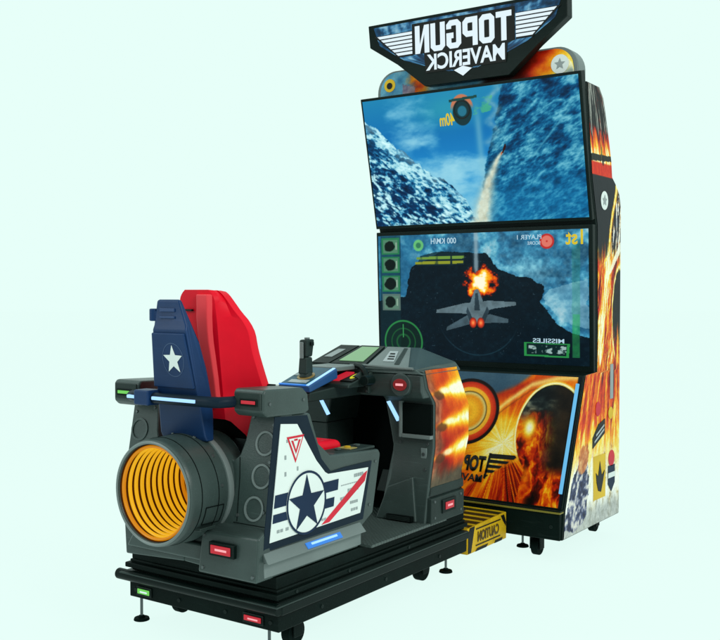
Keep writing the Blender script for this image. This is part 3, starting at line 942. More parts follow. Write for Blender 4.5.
# ================================================================== FLIGHT SEAT UNIT
pod = root('flight_cockpit', (0, -1.7, 0), 'grey fighter cockpit ride with red seat, amber rear nozzle and dash on black base', 'cockpit')

# ---- base
B().box(-.354, .354, -2.334, -1.07, .10, .158).done('base_frame', BLACK, pod, .004)
rail = [(-2.372, .170), (-2.366, .160), (-2.31, .160), (-2.31, .202), (-2.362, .202), (-2.372, .195)]
rr = B().cyl((-.402, -2.345, .180), (.366, -2.345, .180), .020, n=20)
rr.box(.340, .370, -2.335, -1.075, .1595, .189)
rr.box(-.370, -.340, -2.335, -1.075, .1595, .189)
rr.done('bumper_rail', BLACK_S, pod, .004)
B().box(-.372, .374, -2.368, -1.09, .1905, .1955).done('rail_edge', GREY_D, pod, .001)
ly = B()
for z0, z1, h, yr in ((.197, .210, .346, -2.330), (.2105, .229, .362, -2.350), (.2295, .240, .350, -2.336), (.2405, .281, .344, -2.332)):
    ly.box(-h, h, yr, -1.075 - (z0 - .19) * .05, z0, z1)
ly.done('motion_bellows', BLACK, pod, .004)
for x, y, w, m in ((.246, -2.335, .074, LED_R), (-.275, -2.335, .06, LED_G)):
    h = B().box(x - w / 2 - .008, x + w / 2 + .008, y - .004, y, .112, .146).done('marker_light', BLACK_S, pod, .002)
    B().box(x - w / 2, x + w / 2, y - .008, y - .0045, .120, .138).done('lens', m, h, .002)
    B().box(x - w / 4, x + w / 3, y - .0095, y - .0083, .126, .131).done('lens_core', LED_RP if m is LED_R else SIGN_W, h)
foot(-.345, -2.285, pod, .10)
foot(.26, -2.27, pod, .10)
foot(.262, -1.09, pod, .10)
foot(-.262, -1.09, pod, .10)
caster(-.29, -2.14, pod, .10, 1.15)
caster(.275, -2.17, pod, .10, 1.25)
caster(.235, -1.26, pod, .10, 1.25)
caster(-.235, -1.26, pod, .10, 1.15)
B().box(.20, .30, -1.12, -1.05, .075, .10).done('foot_bracket', BLACK, pod, .002)

# tread plate
TREAD = mat('tread_plate', (.055, .078, .072), .42, .4)
def tread_bumps(m):
    nt = m.node_tree
    p = nt.nodes['Principled BSDF']
    tc = nt.nodes.new('ShaderNodeTexCoord')
    mp = nt.nodes.new('ShaderNodeMapping')
    mp.inputs['Rotation'].default_value = (0, 0, .78)
    v = nt.nodes.new('ShaderNodeTexVoronoi')
    v.inputs['Scale'].default_value = 75
    v.inputs['Randomness'].default_value = .15
    r = nt.nodes.new('ShaderNodeMapRange')
    r.inputs['From Min'].default_value = .15
    r.inputs['From Max'].default_value = .45
    r.inputs['To Min'].default_value = 1
    r.inputs['To Max'].default_value = 0
    b = nt.nodes.new('ShaderNodeBump')
    b.inputs['Strength'].default_value = 1
    b.inputs['Distance'].default_value = .004
    nt.links.new(tc.outputs['Object'], mp.inputs['Vector'])
    nt.links.new(mp.outputs['Vector'], v.inputs['Vector'])
    nt.links.new(v.outputs['Distance'], r.inputs['Value'])
    nt.links.new(r.outputs['Result'], b.inputs['Height'])
    nt.links.new(b.outputs['Normal'], p.inputs['Normal'])
tread_bumps(TREAD)
B().box(-.385, .388, -1.845, -1.30, .2815, .293).done('tread_plate', TREAD, pod, .003)

# ---- rear bulkhead
sh = lambda z: .19 * (z - .38)
NZ = .555
half = []
semi = [(.156 * math.cos(math.radians(t)), NZ + .156 * math.sin(math.radians(t))) for t in range(-90, 91, 10)]
shell = B()
for s in (1, -1):
    pr = [(0., .30), (s * .346, .285), (s * .346, .815), (s * .222, .815), (s * .208, .72), (s * .192, .672), (s * .168, .652)] + [(s * .180 * math.cos(math.radians(t)), NZ + .180 * math.sin(math.radians(t))) for t in range(36, 91, 9)] + [(s * max(x, 0), z) for x, z in semi[::-1]]
    if s < 0:
        pr[1:2] = [(-.285, .285), (-.346, .50)]
    shell.py(pr if s > 0 else pr[::-1], -2.395, -2.33, sh)
bulk = shell.done('rear_bulkhead', GREY, pod, .006)
RP = Plane((0, -2.395 + sh(.62), .62), (1, 0, 0), (0, .19, 1))
for v in (.10, -.008, -.115):
    ring_mesh('round_emboss', RP, .298 - .08 * (v < -.1) * .2, v, .034, .041, GREY_L, bulk, -.001, .005)
    ring_mesh('round_emboss', RP, -.298, v, .034, .041, GREY, bulk, -.001, .005)

# skirt and tail lamp block
blk = B()
blk.hull([(.095, -2.442, .286), (.352, -2.442, .286), (.352, -2.36, .286), (.095, -2.36, .286)], [(.105, -2.432, .425), (.348, -2.424, .425), (.348, -2.37, .455), (.105, -2.37, .455)])
blk.hull([(-.27, -2.425, .318), (.094, -2.425, .318), (.094, -2.37, .318), (-.27, -2.37, .318)], [(-.24, -2.418, .372), (.094, -2.418, .372), (.094, -2.37, .376), (-.24, -2.37, .376)])
blk.done('rear_skirt', GREY, pod, .008)
for x, m in ((.205, LED_R),):
    h = B().box(x - .055, x + .055, -2.448, -2.43, .352, .398).done('tail_light', BLACK_S, pod, .003)
    B().box(x - .043, x + .043, -2.452, -2.4485, .361, .389).done('lens', m, h, .002)
    B().box(x - .022, x + .028, -2.4535, -2.4525, .372, .379).done('lens_core', LED_RP, h)

# nozzle
nz = B().lathe_y(0, NZ, [(-2.36, .160), (-2.545, .160), (-2.552, .163), (-2.555, .169), (-2.550, .175), (-2.535, .178), (-2.40, .183), (-2.33, .187)], 80)
noz = nz.done('exhaust_nozzle', GREY, pod, 0, True)
B().lathe_y(0, NZ, [(-2.388, .180), (-2.388, .1895), (-2.376, .1925), (-2.364, .1895), (-2.364, .180)], 80).done('nozzle_collar', GREY_L, noz, 0, True)
B().lathe_y(0, NZ, [(-2.5555, .163), (-2.558, .168), (-2.5555, .173), (-2.551, .170), (-2.551, .166)], 80, True).done('nozzle_lip', GREY_L, noz, 0, True)
B().lathe_y(0, NZ, [(-2.548, .1595), (-2.098, .138), (-2.096, .002)], 64).done('nozzle_liner', LINER, noz, 0, True)
B().lathe_y(0, NZ, [(-2.32, .158), (-2.32, .164), (-2.085, .146), (-2.085, .002)], 48).done('nozzle_sleeve', VOID, noz, 0, True)
for k in range(17):
    y = -2.538 + k * .0262
    r = .1550 - k * .00118
    q = .0066
    B().lathe_y(0, NZ, [(y + q * 1.15 * math.cos(a), r - .002 + q * .8 * math.sin(a)) for a in np.linspace(0, 2 * math.pi, 12, endpoint=False)], 64, True).done('light_ring', RINGS if 0 < k < 10 else RINGS_D, noz, 0, True)
B().box(.120, .165, -2.50, -2.43, NZ - .115, NZ - .105).done('nozzle_latch', GREY_D, noz, .002)

# ---- side walls
wall_prof = [(-2.36 + .19 * (.285 - .38), .285), (-2.365 + .19 * (.81 - .38) + .005, .81), (-2.152, .805), (-2.105, .695), (-2.035, .645), (-1.735, .628), (-1.722, .610), (-1.772, .395), (-1.865, .345), (-1.865, .285)]
for s in (1, -1):
    if s < 0:
        wall_prof = [(y + (.12 if y < -2.3 else 0), z) for y, z in wall_prof]
    w = B().px(wall_prof, s * .235, s * .3455).done('side_wall', GREY, pod, .008)
    ry = -2.405 if s > 0 else -2.24
    sl = B().px([(ry, .294), (ry, .345), (-1.86, .345), (-1.86, .294)], s * .30, s * .352)
    sl.hull([(s * .346, ry, .348), (s * .378, ry - .007, .345), (s * .378, -1.862, .345), (s * .346, -1.862, .348)],
            [(s * .3458, ry, .378), (s * .352, ry, .374), (s * .352, -1.862, .374), (s * .3458, -1.862, .378)])
    sill = sl.done('side_sill', GREY_L, pod, .003)
    PLs = Plane((s * .3455, 0, 0), (0, s, 0), (0, 0, 1))
    q = lambda pts: [(s * (y if s > 0 else max(y, -2.262)), z) for y, z in pts][::s]
    fr = decal('panel_frame', PLs, [q([(-2.345, .822 - .012), (-2.175, .800), (-2.160, .768), (-2.095, .640), (-2.04, .588), (-1.96, .592), (-1.788, .592), (-1.845, .385), (-2.405, .380)])], NAVY_FRAME, pod, .001, .003)
    art = decal('side_panel', PLs, [q([(-2.318, .785), (-2.232, .776), (-2.128, .640), (-2.078, .592), (-2.06, .583), (-1.815, .571), (-1.866, .412), (-2.376, .405)])], WHITE, pod, .0045, .002)
    P2 = Plane((s * .352, 0, 0), (0, s, 0), (0, 0, 1))
    cy, cz = -2.185, .505
    for p in (
        [(-2.355, cz + .008), (cy - .10, cz + .008), (cy - .095, cz + .050), (-2.348, cz + .050)], [(-2.362, cz - .040), (cy - .095, cz - .040), (cy - .10, cz - .012), (-2.358, cz - .012)],
        [(cy + .10, cz + .014), (-2.005, cz + .014), (-2.0, cz + .052), (cy + .09, cz + .052)], [(cy + .10, cz - .040), (-2.03, cz - .040), (-2.025, cz - .008), (cy + .105, cz - .008)]):
        decal('bar_emblem', P2, [q(p)], NAVY_INK, art, .0003, .001)
    decal('roundel', P2, [q(disc(cy, cz, .108, 56))], WHITE, art, .0016, .001)
    ring_mesh('roundel_outline', P2, s * cy, cz, .100, .108, NAVY_INK, art, .0028, .001)
    decal('roundel_star', P2, [q(star(cy, cz - .004, .100, .40))], NAVY_INK, art, .0031, .001)
    decal('red_stripe', P2, [q([(-2.10, .4125), (-2.055, .414), (-1.838, .525), (-1.822, .560), (-1.845, .553)])], RED_INK, art, .0003, .001)
    tri = lambda r, c=.708: [(-2.243 + r * math.sin(math.radians(180 + 120 * i)) * .88, c + r * math.cos(math.radians(180 + 120 * i))) for i in range(3)]
    decal('warning_triangle', P2, [q(tri(.060))], RED_INK, art, .0003, .001)
    decal('triangle_field', P2, [q(tri(.046))], WHITE, art, .0016, .0008)
    decal('triangle_mark', P2, [q([(-2.268, .724), (-2.258, .724), (-2.243, .690), (-2.243, .678)]), q([(-2.218, .724), (-2.228, .724), (-2.243, .690), (-2.243, .678)]), q([(-2.252, .722), (-2.234, .722), (-2.234, .728), (-2.252, .728)])], RED_INK, art, .0028, .0008)
    small = []
    for a, c, w_, h_ in ((-1.905, .548, .06, .012), (-1.985, .528, .14, .003), (-1.945, .50, .07, .012), (-1.99, .478, .045, .010), (-1.93, .455, .05, .010), (-1.925, .428, .045, .010), (-2.34, .430, .035, .010), (-2.295, .43, .02, .010), (-2.30, .665, .012, .014), (-2.235, .620, .010, .014), (-2.30, .61, .012, .014), (-2.29, .72, .010, .01), (-2.10, .425, .03, .008)):
        n = max(1, int(w_ / .012))
        small = []
        for i in range(n):
            small.append(q([(a + i * w_ / n, c), (a + (i + .75) * w_ / n, c), (a + (i + .75) * w_ / n, c + h_), (a + i * w_ / n, c + h_)]))
        decal('stencil_mark', P2, small, GREY_INK, art, .0003, .0008)
    B().hull([(s * .3585, -2.20, .369), (s * .3725, -2.20, .352), (s * .3725, -2.005, .352), (s * .3585, -2.005, .369)],
             [(s * .3615, -2.20, .371), (s * .3755, -2.20, .354), (s * .3755, -2.005, .354), (s * .3615, -2.005, .371)]).done('sill_light', LED_B, sill)
    B().hull([(s * .3640, -2.175, .3668), (s * .3690, -2.175, .361), (s * .3690, -2.03, .361), (s * .3640, -2.03, .3668)],
             [(s * .3660, -2.175, .3685), (s * .3710, -2.175, .3625), (s * .3710, -2.03, .3625), (s * .3660, -2.03, .3685)]).done('sill_light_core', LED, sill)
    # shoulder arm
    ap = [(-2.404, .828), (-2.404, .892), (-2.392, .903), (-2.20, .896), (-2.172, .872), (-2.165, .815), (-2.19, .806), (-2.385, .812)]
    arm = B().px(ap, s * .222, s * .352).done('shoulder_arm', GREY, pod, .010, seg=3)
    B().box(min(s * .232, s * .342), max(s * .232, s * .342), -2.409, -2.4035, .836, .892).done('arm_face', GREY_D, arm, .004)
    xs = sorted((s * .256, s * .330))
    B().box(xs[0], xs[1], -2.4125, -2.4095, .848, .872).done('lamp_slot', BLACK, arm, .003)
    B().box(xs[0] + .008, xs[1] - .006, -2.4145, -2.413, .855, .866).done('arm_light', LED_R if s > 0 else LED_G, arm, .002)
    # control pad on the armrest
    pd = B().box(min(s * .245, s * .335), max(s * .245, s * .335), -2.0, -1.745, .632, .642).done('armrest_pad', GREY_D, pod, .004)
    for yy in (-1.80, -1.86, -1.92):
        B().cyl((s * .29, yy, .642), (s * .29, yy, .650), .012, n=20).done('button', YELLOW if yy == -1.86 else GREY, pd, .002)
    B().box(min(s * .262, s * .320), max(s * .262, s * .320), -1.885, -1.84, .6425, .645).done('gold_plate', mat('gold_plate', (.42, .33, .10), .35, .4), pd)

# floor of the tub and cushion
B().box(-.234, .234, -2.07, -1.86, .285, .575).done('seat_tub', VOID, pod)
B().box(-.330, .345, -1.155, -1.10, .285, .785).done('console_back', VOID, pod)
cu = B()
cu.hull([(-.21, -2.10, .60), (.21, -2.10, .60), (.228, -1.80, .58), (-.228, -1.80, .58)], [(-.21, -2.10, .668), (.21, -2.10, .668), (.228, -1.80, .662), (-.228, -1.80, .662)])
cu.done('seat_cushion', RED, pod, .025, seg=4)

# ---- seat back: navy column with red bucket
colp = [(-2.405, .715), (-2.415, .735), (-2.475, 1.090), (-2.470, 1.105), (-2.470, 1.19), (-2.455, 1.192), (-2.445, 1.14), (-2.420, 1.05), (-2.395, .96), (-2.378, .87), (-2.37, .80), (-2.37, .715)]
def tap(z, x):
    return x * np.interp(z, [.70, .9, 1.08, 1.2], [1.02, 1.0, .82, .64])
b = B()
b.hull([(.018 + tap(z, -.122), y, z) for y, z in colp], [(.004 + tap(z, .100) - .03 * max(0, z - 1.08) / .12, y, z) for y, z in colp])
seat = b.done('seat_column', NAVY, pod, .008)
SB = Plane((0, -2.446, .90), (1, 0, 0), (0, -.162, 1))
pf = B().slab(SB.O, SB.U, SB.V, SB.N, [(-.098, -.005), (.090, -.005), (.072, .182), (-.078, .182)], -.004, .006).done('column_panel', NAVY, seat, .004)
ring_mesh('star_outline', SB, .012, .092, .0555, .058, mat('dim_blue_ink', (.05, .09, .18), .5, .2), seat, .0062, .0008, ru=.85)
decal('white_star', SB, [star(.012, .092, .050, .42, su=.9)], WHITE, seat, .0065, .0012)
B().cyl((-.084, -2.462, 1.118), (-.084, -2.462, 1.16), .015, n=20).box(-.084, -.04, -2.468, -2.448, 1.125, 1.152).done('seat_latch', NAVY, seat, .004)
B().box(-.045, .025, -2.4755, -2.469, 1.150, 1.162).box(-.045, .025, -2.4755, -2.469, 1.128, 1.136).done('column_ridge', mat('mid_navy', (.016, .045, .13), .4, .3), seat, .002)

def bucket():
    """red shell seen from behind: rounded headrest, flared shoulders, arched lower edge with two limbs"""
    b = B()
    kz = list(np.linspace(.69, 1.19, 30)) + [1.20, 1.208, 1.213, 1.216]
    dz = np.linspace(-.022, .022, 9)
    def hw(z):
        return np.mean(np.interp(z + dz * np.clip((1.216 - z) / .03, .1, 1), [.69, .75, .80, .87, .94, 1.02, 1.09, 1.115, 1.15, 1.185, 1.205, 1.216], [.168, .195, .216, .226, .203, .180, .172, .160, .136, .112, .095, .072]))
    rows = []
    bot = [.655, .655, .725, .772, .780, .780, .772, .725, .655, .655]
    for kt in kz:
        r = []
        for i in range(10):
            z = 1.216 - (1.216 - kt) / (1.216 - .69) * (1.216 - bot[i])
            h = float(hw(z))
            lean = float(np.interp(z, [.7, .9, 1.22], [-2.300, -2.318, -2.345]))
            sp = min(float(np.interp(z, [.7, .95, 1.1, 1.216], [.100, .092, .088, .080])), h * .75)
            fl = float(np.mean(np.interp(z + dz * 1.4, [.7, .95, 1.09, 1.12, 1.22], [.06, .055, .050, .025, .012])))
            m = sp + (h - sp) * .55
            x = (-h, -h * .985, -m, -sp - .012, -sp, sp, sp + .012, m, h * .985, h)[i]
            d = (.030 + fl, .018 + fl * .9, .030 + fl * .25, .014, 0, 0, .014, .030 + fl * .25, .018 + fl * .9, .030 + fl)[i]
            r.append((x, lean + d, z + .012 * np.interp(z, [1.0, 1.2], [0, 1]) - .16 * max(0, abs(x) - .03) * float(np.interp(z, [1.12, 1.216], [0, 1.0]))))
        rows.append(r)
    rows = rows[::-1]
    V = [[b.b.verts.new(p) for p in r] for r in rows]
    F = [[b.b.verts.new((p[0] * .97, p[1] + .022, p[2] - (.004 if j == 0 else 0))) for p in r] for j, r in enumerate(rows)]
    n = len(V[0])
    nr = len(V)
    for j in range(nr - 1):
        for i in range(n - 1):
            b.b.faces.new((V[j][i], V[j][i + 1], V[j + 1][i + 1], V[j + 1][i]))
            b.b.faces.new((F[j][i], F[j + 1][i], F[j + 1][i + 1], F[j][i + 1]))
    vm = {V[j][i]: F[j][i] for j in range(nr) for i in range(n)}
    for e in [e for e in b.b.edges if len(e.link_faces) == 1]:
        a, c = e.verts
        if a in vm and c in vm:
            b.b.faces.new((a, c, vm[c], vm[a]))
    bmesh.ops.delete(b.b, geom=[v for v in b.b.verts if not v.link_faces], context='VERTS')
    return b.done('seat_shell', RED, pod, .005, seg=3)
bk = bucket()
rib = B()
rz = [1.208, 1.17, 1.13, 1.08, 1.04, 1.0, .96, .92, .88, .85, .825]
rl = [(x, np.interp(z, [.7, .9, 1.22], [-2.300, -2.318, -2.345]), z) for z, x in zip(rz, [.034, .032, .028, .028, .032, .038, .044, .050, .054, .058, .060])]
rw = [.034, .034, .034, .033, .031, .030, .028, .026, .024, .022, .018]
L_ = [[rib.b.verts.new((x + k * w, y + d, z)) for k, d in ((-1, .004), (-.72, -.012), (.72, -.012), (1.25, .004))] for (x, y, z), w in zip(rl, rw)]
for p, q in zip(L_, L_[1:]):
    for k in range(4):
        rib.b.faces.new((p[k], p[(k + 1) % 4], q[(k + 1) % 4], q[k]))
rib.b.faces.new(L_[0])
rib.b.faces.new(L_[-1][::-1])
rib.done('seat_rib', mat('light_red_rib', (.90, .06, .075), .42, .2, .06, 90, .06), bk, .004)
B().box(-.055, -.02, -2.349, -2.30, 1.150, 1.157).done('belt_slot', BLACK_INK, bk)
B().box(-.232, .232, -2.225, -2.20, .705, .90).box(.160, .232, -2.226, -2.19, .50, .704).box(-.232, -.160, -2.226, -2.19, .50, .704).done('seat_gap_dark', VOID, pod)  # black panels put in place of the shade in the gap behind the seat

# light bar across the back of the seat
bar = B().tube([(-.225, -2.37, .856), (-.223, -2.42, .856), (-.205, -2.452, .856), (-.17, -2.462, .856), (.17, -2.462, .858), (.205, -2.452, .858), (.222, -2.42, .858), (.224, -2.37, .858)], .0185, 16).done('light_bar', NAVY_FRAME, pod, 0, True)
B().box(-.155, -.085, -2.492, -2.43, .832, .884).done('bar_clamp', NAVY, bar, .006)
B().box(-.075, .125, -2.4855, -2.476, .853, .864).done('bar_light', LED, bar, .002)
B().box(-.200, -.158, -2.482, -2.470, .852, .863).done('bar_light', LED, bar, .002)

# ================================================================== console on the same unit
def fe(z):
    return np.interp(z, [.285, .45, .587, .769, .83, .905], [-1.448, -1.415, -1.38, -1.38, -1.435, -1.462])
def be_(z):
    return np.interp(z, [.285, .468, .60, .74, .907], [-1.17, -1.15, -1.09, -1.09, -1.195])
zz = [.285, .36, .45, .52, .587, .65, .71, .769, .80, .83, .87, .905]
prof = [(fe(z), z) for z in zz] + [(be_(z), z) for z in zz[::-1]]
pil = None
for s in (1, -1):
    if s > 0:
        lo = [(np.interp(z, [.285, .45, .6, .78, .9], [.135, .185, .175, .135, .10]), y, z) for y, z in prof]
        hi = [(.372, y, z) for y, z in prof]
        o = B().hull(lo, hi).done('console_pillar', GREY, pod, .008)
        pil = o
    else:
        zl = [.65, .71, .769, .787]
        p2 = [(fe(z), z) for z in zl] + [(be_(z), z) for z in zl[::-1]]
        lo = [(-np.interp(z, [.285, .45, .6, .78, .9], [.135, .185, .175, .135, .10]), y, z) for y, z in p2]
        hi = [(-.335, y, z) for y, z in p2]
        o = B().hull(lo, hi).done('console_pillar', GREY_D, pod, .008)
        B().box(-.20, .34, -1.19, -1.15, .7855, .90).done('dash_back', VOID, pod)
        B().box(-.332, -.17, -1.37, -1.17, .285, .648).done('console_foot', GREY_D, pod, .006)
    PLp = Plane((s * .18, fe(.72), .72), (s, 0, 0), (0, 0, 1)) if s > 0 else Plane((-.18, fe(.72), .72), (1, 0, 0), (0, 0, 1))
    a = [(-.030, .042), (-.016, .046), (.034, -.030), (.020, -.036)]
    decal('pillar_light', PLp, [a], LED, o, .0, .008)
# cubby: black slab in place of the opening's shade, with raised lip
cb = B().box(.232, .369, -1.392, -1.372, .640, .762).done('recess_black_slab', VOID, pod)
lip = B().box(.219, .231, -1.402, -1.376, .622, .772).box(.2315, .369, -1.402, -1.376, .622, .638)
lip.done('recess_lip', GREY_L, pod, .003)
B().hull([(.15, -1.470, .294), (.335, -1.455, .294), (.335, -1.38, .294), (.15, -1.38, .294)], [(.18, -1.428, .42), (.30, -1.424, .47), (.30, -1.38, .47), (.18, -1.38, .42)]).done('kick_wedge', GREY, pod, .006)
B().box(.205, .325, -1.474, -1.455, .296, .318).done('floor_vent', VOID, pod)
# cross beam with the front controls
beam = B().px([(-1.445, .790), (-1.462, .82), (-1.466, .888), (-1.20, .888), (-1.20, .79)], -.212, .366).done('dash_beam', GREY, pod, .008)
B().box(-.10, .12, -1.475, -1.45, .800, .845).done('beam_plate', GREY_D, beam, .005)
B().cyl((.272, -1.45, .845), (.272, -1.474, .845), .050, .046, n=40).done('lamp_boss', GREY, beam, .004)
dl = B().cyl((.272, -1.474, .845), (.272, -1.479, .845), .024, n=32)
for v in dl.b.verts:
    v.co.x = .272 + (v.co.x - .272) * 1.35
dl = dl.done('dash_lamp', LED_DR, beam, .003)
B().box(.255, .289, -1.482, -1.4795, .841, .850).done('lens_core', LED_RP, dl)
# button shelf between stick box and dash
B().hull([(-.085, -1.64, .835), (.135, -1.64, .835), (.135, -1.44, .835), (-.085, -1.44, .835)], [(-.085, -1.635, .848), (.135, -1.635, .848), (.135, -1.45, .895), (-.085, -1.45, .895)]).done('button_shelf', GREY_D, pod, .005)
BS = Plane((.02, -1.54, .872), (1, 0, 0), (0, .185, .047))
decal('start_button', BS, [[(.000, -.06), (.040, -.06), (.052, .035), (.012, .035)]], LED_R, pod, .001, .008)
decal('button_tile', BS, [[(.050, -.065), (.108, -.065), (.112, .055), (.064, .055)]], BLACK_INK, pod, .001, .005)
writing('number_display', '0', BS, .084, -.005, .026, .07, LED_Y, pod, .0065, bold=.03)
# throttle lever
th = B().tube([(.055, -1.475, .915), (.10, -1.50, .912), (.145, -1.535, .895), (.165, -1.55, .87)], .011, 12).cyl((.165, -1.575, .862), (.165, -1.52, .862), .021, n=20)
th.done('throttle_lever', BLACK_S, pod, .002, True)
B().cyl((.115, -1.56, .855), (.115, -1.50, .875), .024, n=20).done('throttle_knob', GREY_D, pod, .003)

# dash hood
hood = B()
vb = [(-.215, -1.475, .8885), (.376, -1.475, .8885), (.376, -1.16, .8885), (-.215, -1.16, .8885)]
vt = [(-.205, -1.466, .906), (.335, -1.466, .906), (.372, -1.36, .922), (.372, -1.20, .925), (.225, -1.245, .982), (-.185, -1.245, .982), (-.213, -1.20, .925), (-.213, -1.36, .922)]
bv_ = [hood.b.verts.new(p) for p in vb]
tv_ = [hood.b.verts.new(p) for p in vt]
bk1 = hood.b.verts.new((.225, -1.17, .93))
bk2 = hood.b.verts.new((-.185, -1.17, .93))
f = hood.b.faces.new
f((tv_[0], tv_[1], tv_[4], tv_[5]))
f((tv_[1], tv_[2], tv_[3], tv_[4]))
f((tv_[0], tv_[5], tv_[6], tv_[7]))
f((bv_[0], bv_[1], tv_[1], tv_[0]))
f((bv_[1], bv_[2], tv_[3], tv_[2], tv_[1]))
f((bv_[3], bv_[0], tv_[0], tv_[7], tv_[6]))
f((tv_[4], tv_[3], bv_[2], bk1))
f((tv_[5], tv_[4], bk1, bk2))
f((tv_[6], tv_[5], bk2, bv_[3]))
f((bk1, bv_[2], bv_[3], bk2))
f((bv_[3], bv_[2], bv_[1], bv_[0]))
dash = hood.done('dash_hood', GREY, pod, .005)
DH = Plane((0, -1.466, .906), (1, 0, 0), (0, .221, .076))
dlen = math.hypot(.221, .076)
decal('screen_surround', DH, [[(-.085, .014), (.088, .014), (.060, .215), (-.060, .215)]], BLACK_S, dash, .001, .007)
decal('radar_screen', DH, [[(-.060, .040), (.062, .040), (.044, .195), (-.044, .195)]], LCD, dash, .0085, .002)
decal('gauge_panel', DH, [[(.100, .012), (.300, .012), (.190, .215), (.075, .215)]], GREY_L, dash, .001, .005)
decal('gauge_label', DH, [[(.150, .055), (.205, .055), (.160, .165), (.118, .165)]], SILVER, dash, .0065, .0015)
decal('gauge_label_text', DH, [[(.160, .075), (.192, .075), (.188, .085), (.157, .085)], [(.150, .100), (.180, .100), (.176, .112), (.147, .112)], [(.140, .128), (.165, .128), (.160, .14), (.137, .14)]], BLACK_INK, dash, .0085, .001)
decal('gauge_trim', DH, [[(.222, .03), (.245, .03), (.185, .20), (.168, .20)]], GREY_D, dash, .0065, .002)
decal('gauge_panel', DH, [[(-.190, .012), (-.100, .012), (-.075, .215), (-.172, .215)]], BLACK_S, dash, .001, .006)
decal('gauge_label', DH, [[(-.165, .075), (-.125, .075), (-.112, .165), (-.150, .165)]], GREY_INK, dash, .0075, .0015)
B().tube([(.025, -1.472, .912), (.10, -1.482, .916), (.20, -1.478, .914), (.33, -1.470, .910)], .006, 10).done('dash_lip', GREY_L, dash, 0, True)

# flame panel on the console flank
def flame(u, v):
    z = .43 + v * .48
    n = fbm(u * 4, v * 4, 3)
    n2 = fbm(u * 13 + 3 * n, v * 16, 5)
    rows = np.zeros_like(u)
    for c, sl in ((.80, .03), (.525, .04), (.27, .08)):
        c2 = c + sl * (u - .4)
        core = np.exp(-((v - c2) / (.022 + .06 * u)) ** 2)
        rows = np.maximum(rows, core * (.55 + .65 * sst(.1, .75, u)))
    t = .47 + .16 * u + .44 * rows * (.6 + .7 * n2) - .18 * (1 - v) + .35 * (n - .5)
    out = FIRE(np.clip(t, 0, 1))
    pale = rgb((0, (104, 92, 70)), (1, (214, 196, 150)))(sst(.2, .8, n2))
    out = mix(out, pale, .5 * sst(.30, .06, u + .25 * (n - .5)) * (1 - .7 * rows))
    for c in (.80, .525, .26):
        d = np.hypot((u - .20) / .16, (v - c + .03) / .045)
        out = mix(out, col(78, 44, 24), .75 * sst(1.1, .6, d + .6 * (n2 - .5)))
        out = mix(out, col(255, 250, 225), sst(1.0, .3, np.hypot((u - .42) / .22, (v - c - .01) / .04)) * .75)
    g = rgb((0, (60, 54, 44)), (1, (110, 96, 74)))(n2)
    out = mix(out, g, sst(.14, .0, v + .10 * (n - .5) - .08 * u))
    return out
def flame_surf(u, v):
    z = .43 + v * .475
    a, b = fe(z) + .012, be_(z) - .004
    return np.full_like(u, .3742), a + (b - a) * u, z
picture('flame_artwork', flame, flame_surf, 110, 150, PRINT, pil)
# lower steps of the flank
st = B()
st.hull([(.365, -1.435, .288), (.392, -1.43, .288), (.392, -1.165, .288), (.365, -1.165, .288)], [(.365, -1.425, .395), (.388, -1.42, .388), (.388, -1.155, .388), (.365, -1.15, .395)])
st.hull([(.365, -1.42, .398), (.382, -1.415, .398), (.382, -1.15, .398), (.365, -1.148, .398)], [(.365, -1.405, .436), (.378, -1.40, .430), (.378, -1.14, .430), (.365, -1.138, .436)])
flank = st.done('flank_step', GREY_D, pod, .004)
h = B().box(.3885, .396, -1.345, -1.235, .318, .374).done('side_light', BLACK_S, pod, .003)
B().box(.3965, .399, -1.325, -1.258, .332, .362).done('lens', LED_R, h, .002)
B().box(.3995, .4005, -1.31, -1.272, .343, .351).done('lens_core', LED_RP, h)
B().box(-.36, .36, -1.30, -1.085, .2815, .2865).done('console_plinth', BLACK_S, pod, .002)

# pedals
for x in (-.09, .07):
    B().slab((x, -1.25, .40), (1, 0, 0), (0, .5, .86), (0, -.86, .5), [(-.04, -.05), (.04, -.05), (.04, .05), (-.04, .05)], 0, .012).done('pedal', GREY_D, pod, .004)

# joystick box
jb = B().hull([(-.078, -1.812, .828), (.078, -1.812, .828), (.078, -1.628, .872), (-.078, -1.628, .872)], [(-.078, -1.815, .854), (.078, -1.815, .854), (.078, -1.632, .912), (-.078, -1.632, .912)]).done('stick_box', mat('box_blue', (.015, .075, .22), .35, .3), pod, .006)
JP = Plane((0, -1.815, .854), (1, 0, 0), (0, .183, .058))
decal('box_top', JP, [[(-.070, .012), (.056, .012), (.056, .182), (-.070, .182)]], mat('box_teal', (.02, .09, .14), .4, .3), jb, .001, .002)
decal('box_light', JP, [[(.060, .004), (.072, .004), (.072, .186), (.060, .186)]], LED, jb, .001, .003)
decal('box_light', JP, [[(-.074, .001), (.060, .001), (.060, .008), (-.074, .008)]], LED_B, jb, .001, .003)
decal('box_label', JP, [[(-.045, .022), (.045, .022), (.045, .05), (-.045, .05)], [(-.066, .09), (-.045, .09), (-.045, .17), (-.066, .17)]], SILVER, jb, .0035, .001)
decal('gold_ring', JP, [disc(0, .085, .036)], mat('brass', (.30, .20, .06), .35, .4), jb, .0035, .004)
B().hull([(-.06, -1.80, .79), (.06, -1.80, .79), (.06, -1.44, .79), (-.06, -1.44, .79)], [(-.07, -1.80, .827), (.07, -1.80, .827), (.07, -1.44, .85), (-.07, -1.44, .85)]).done('stick_mount', GREY_D, pod, .006)
B().box(-.10, .06, -1.62, -1.455, .897, .915).done('stick_bridge', GREY_L, pod, .004)
bx, by_ = 0, -1.735
stick = B()
stick.cyl((bx, by_, .880), (bx, by_, .900), .030, .020, n=24)
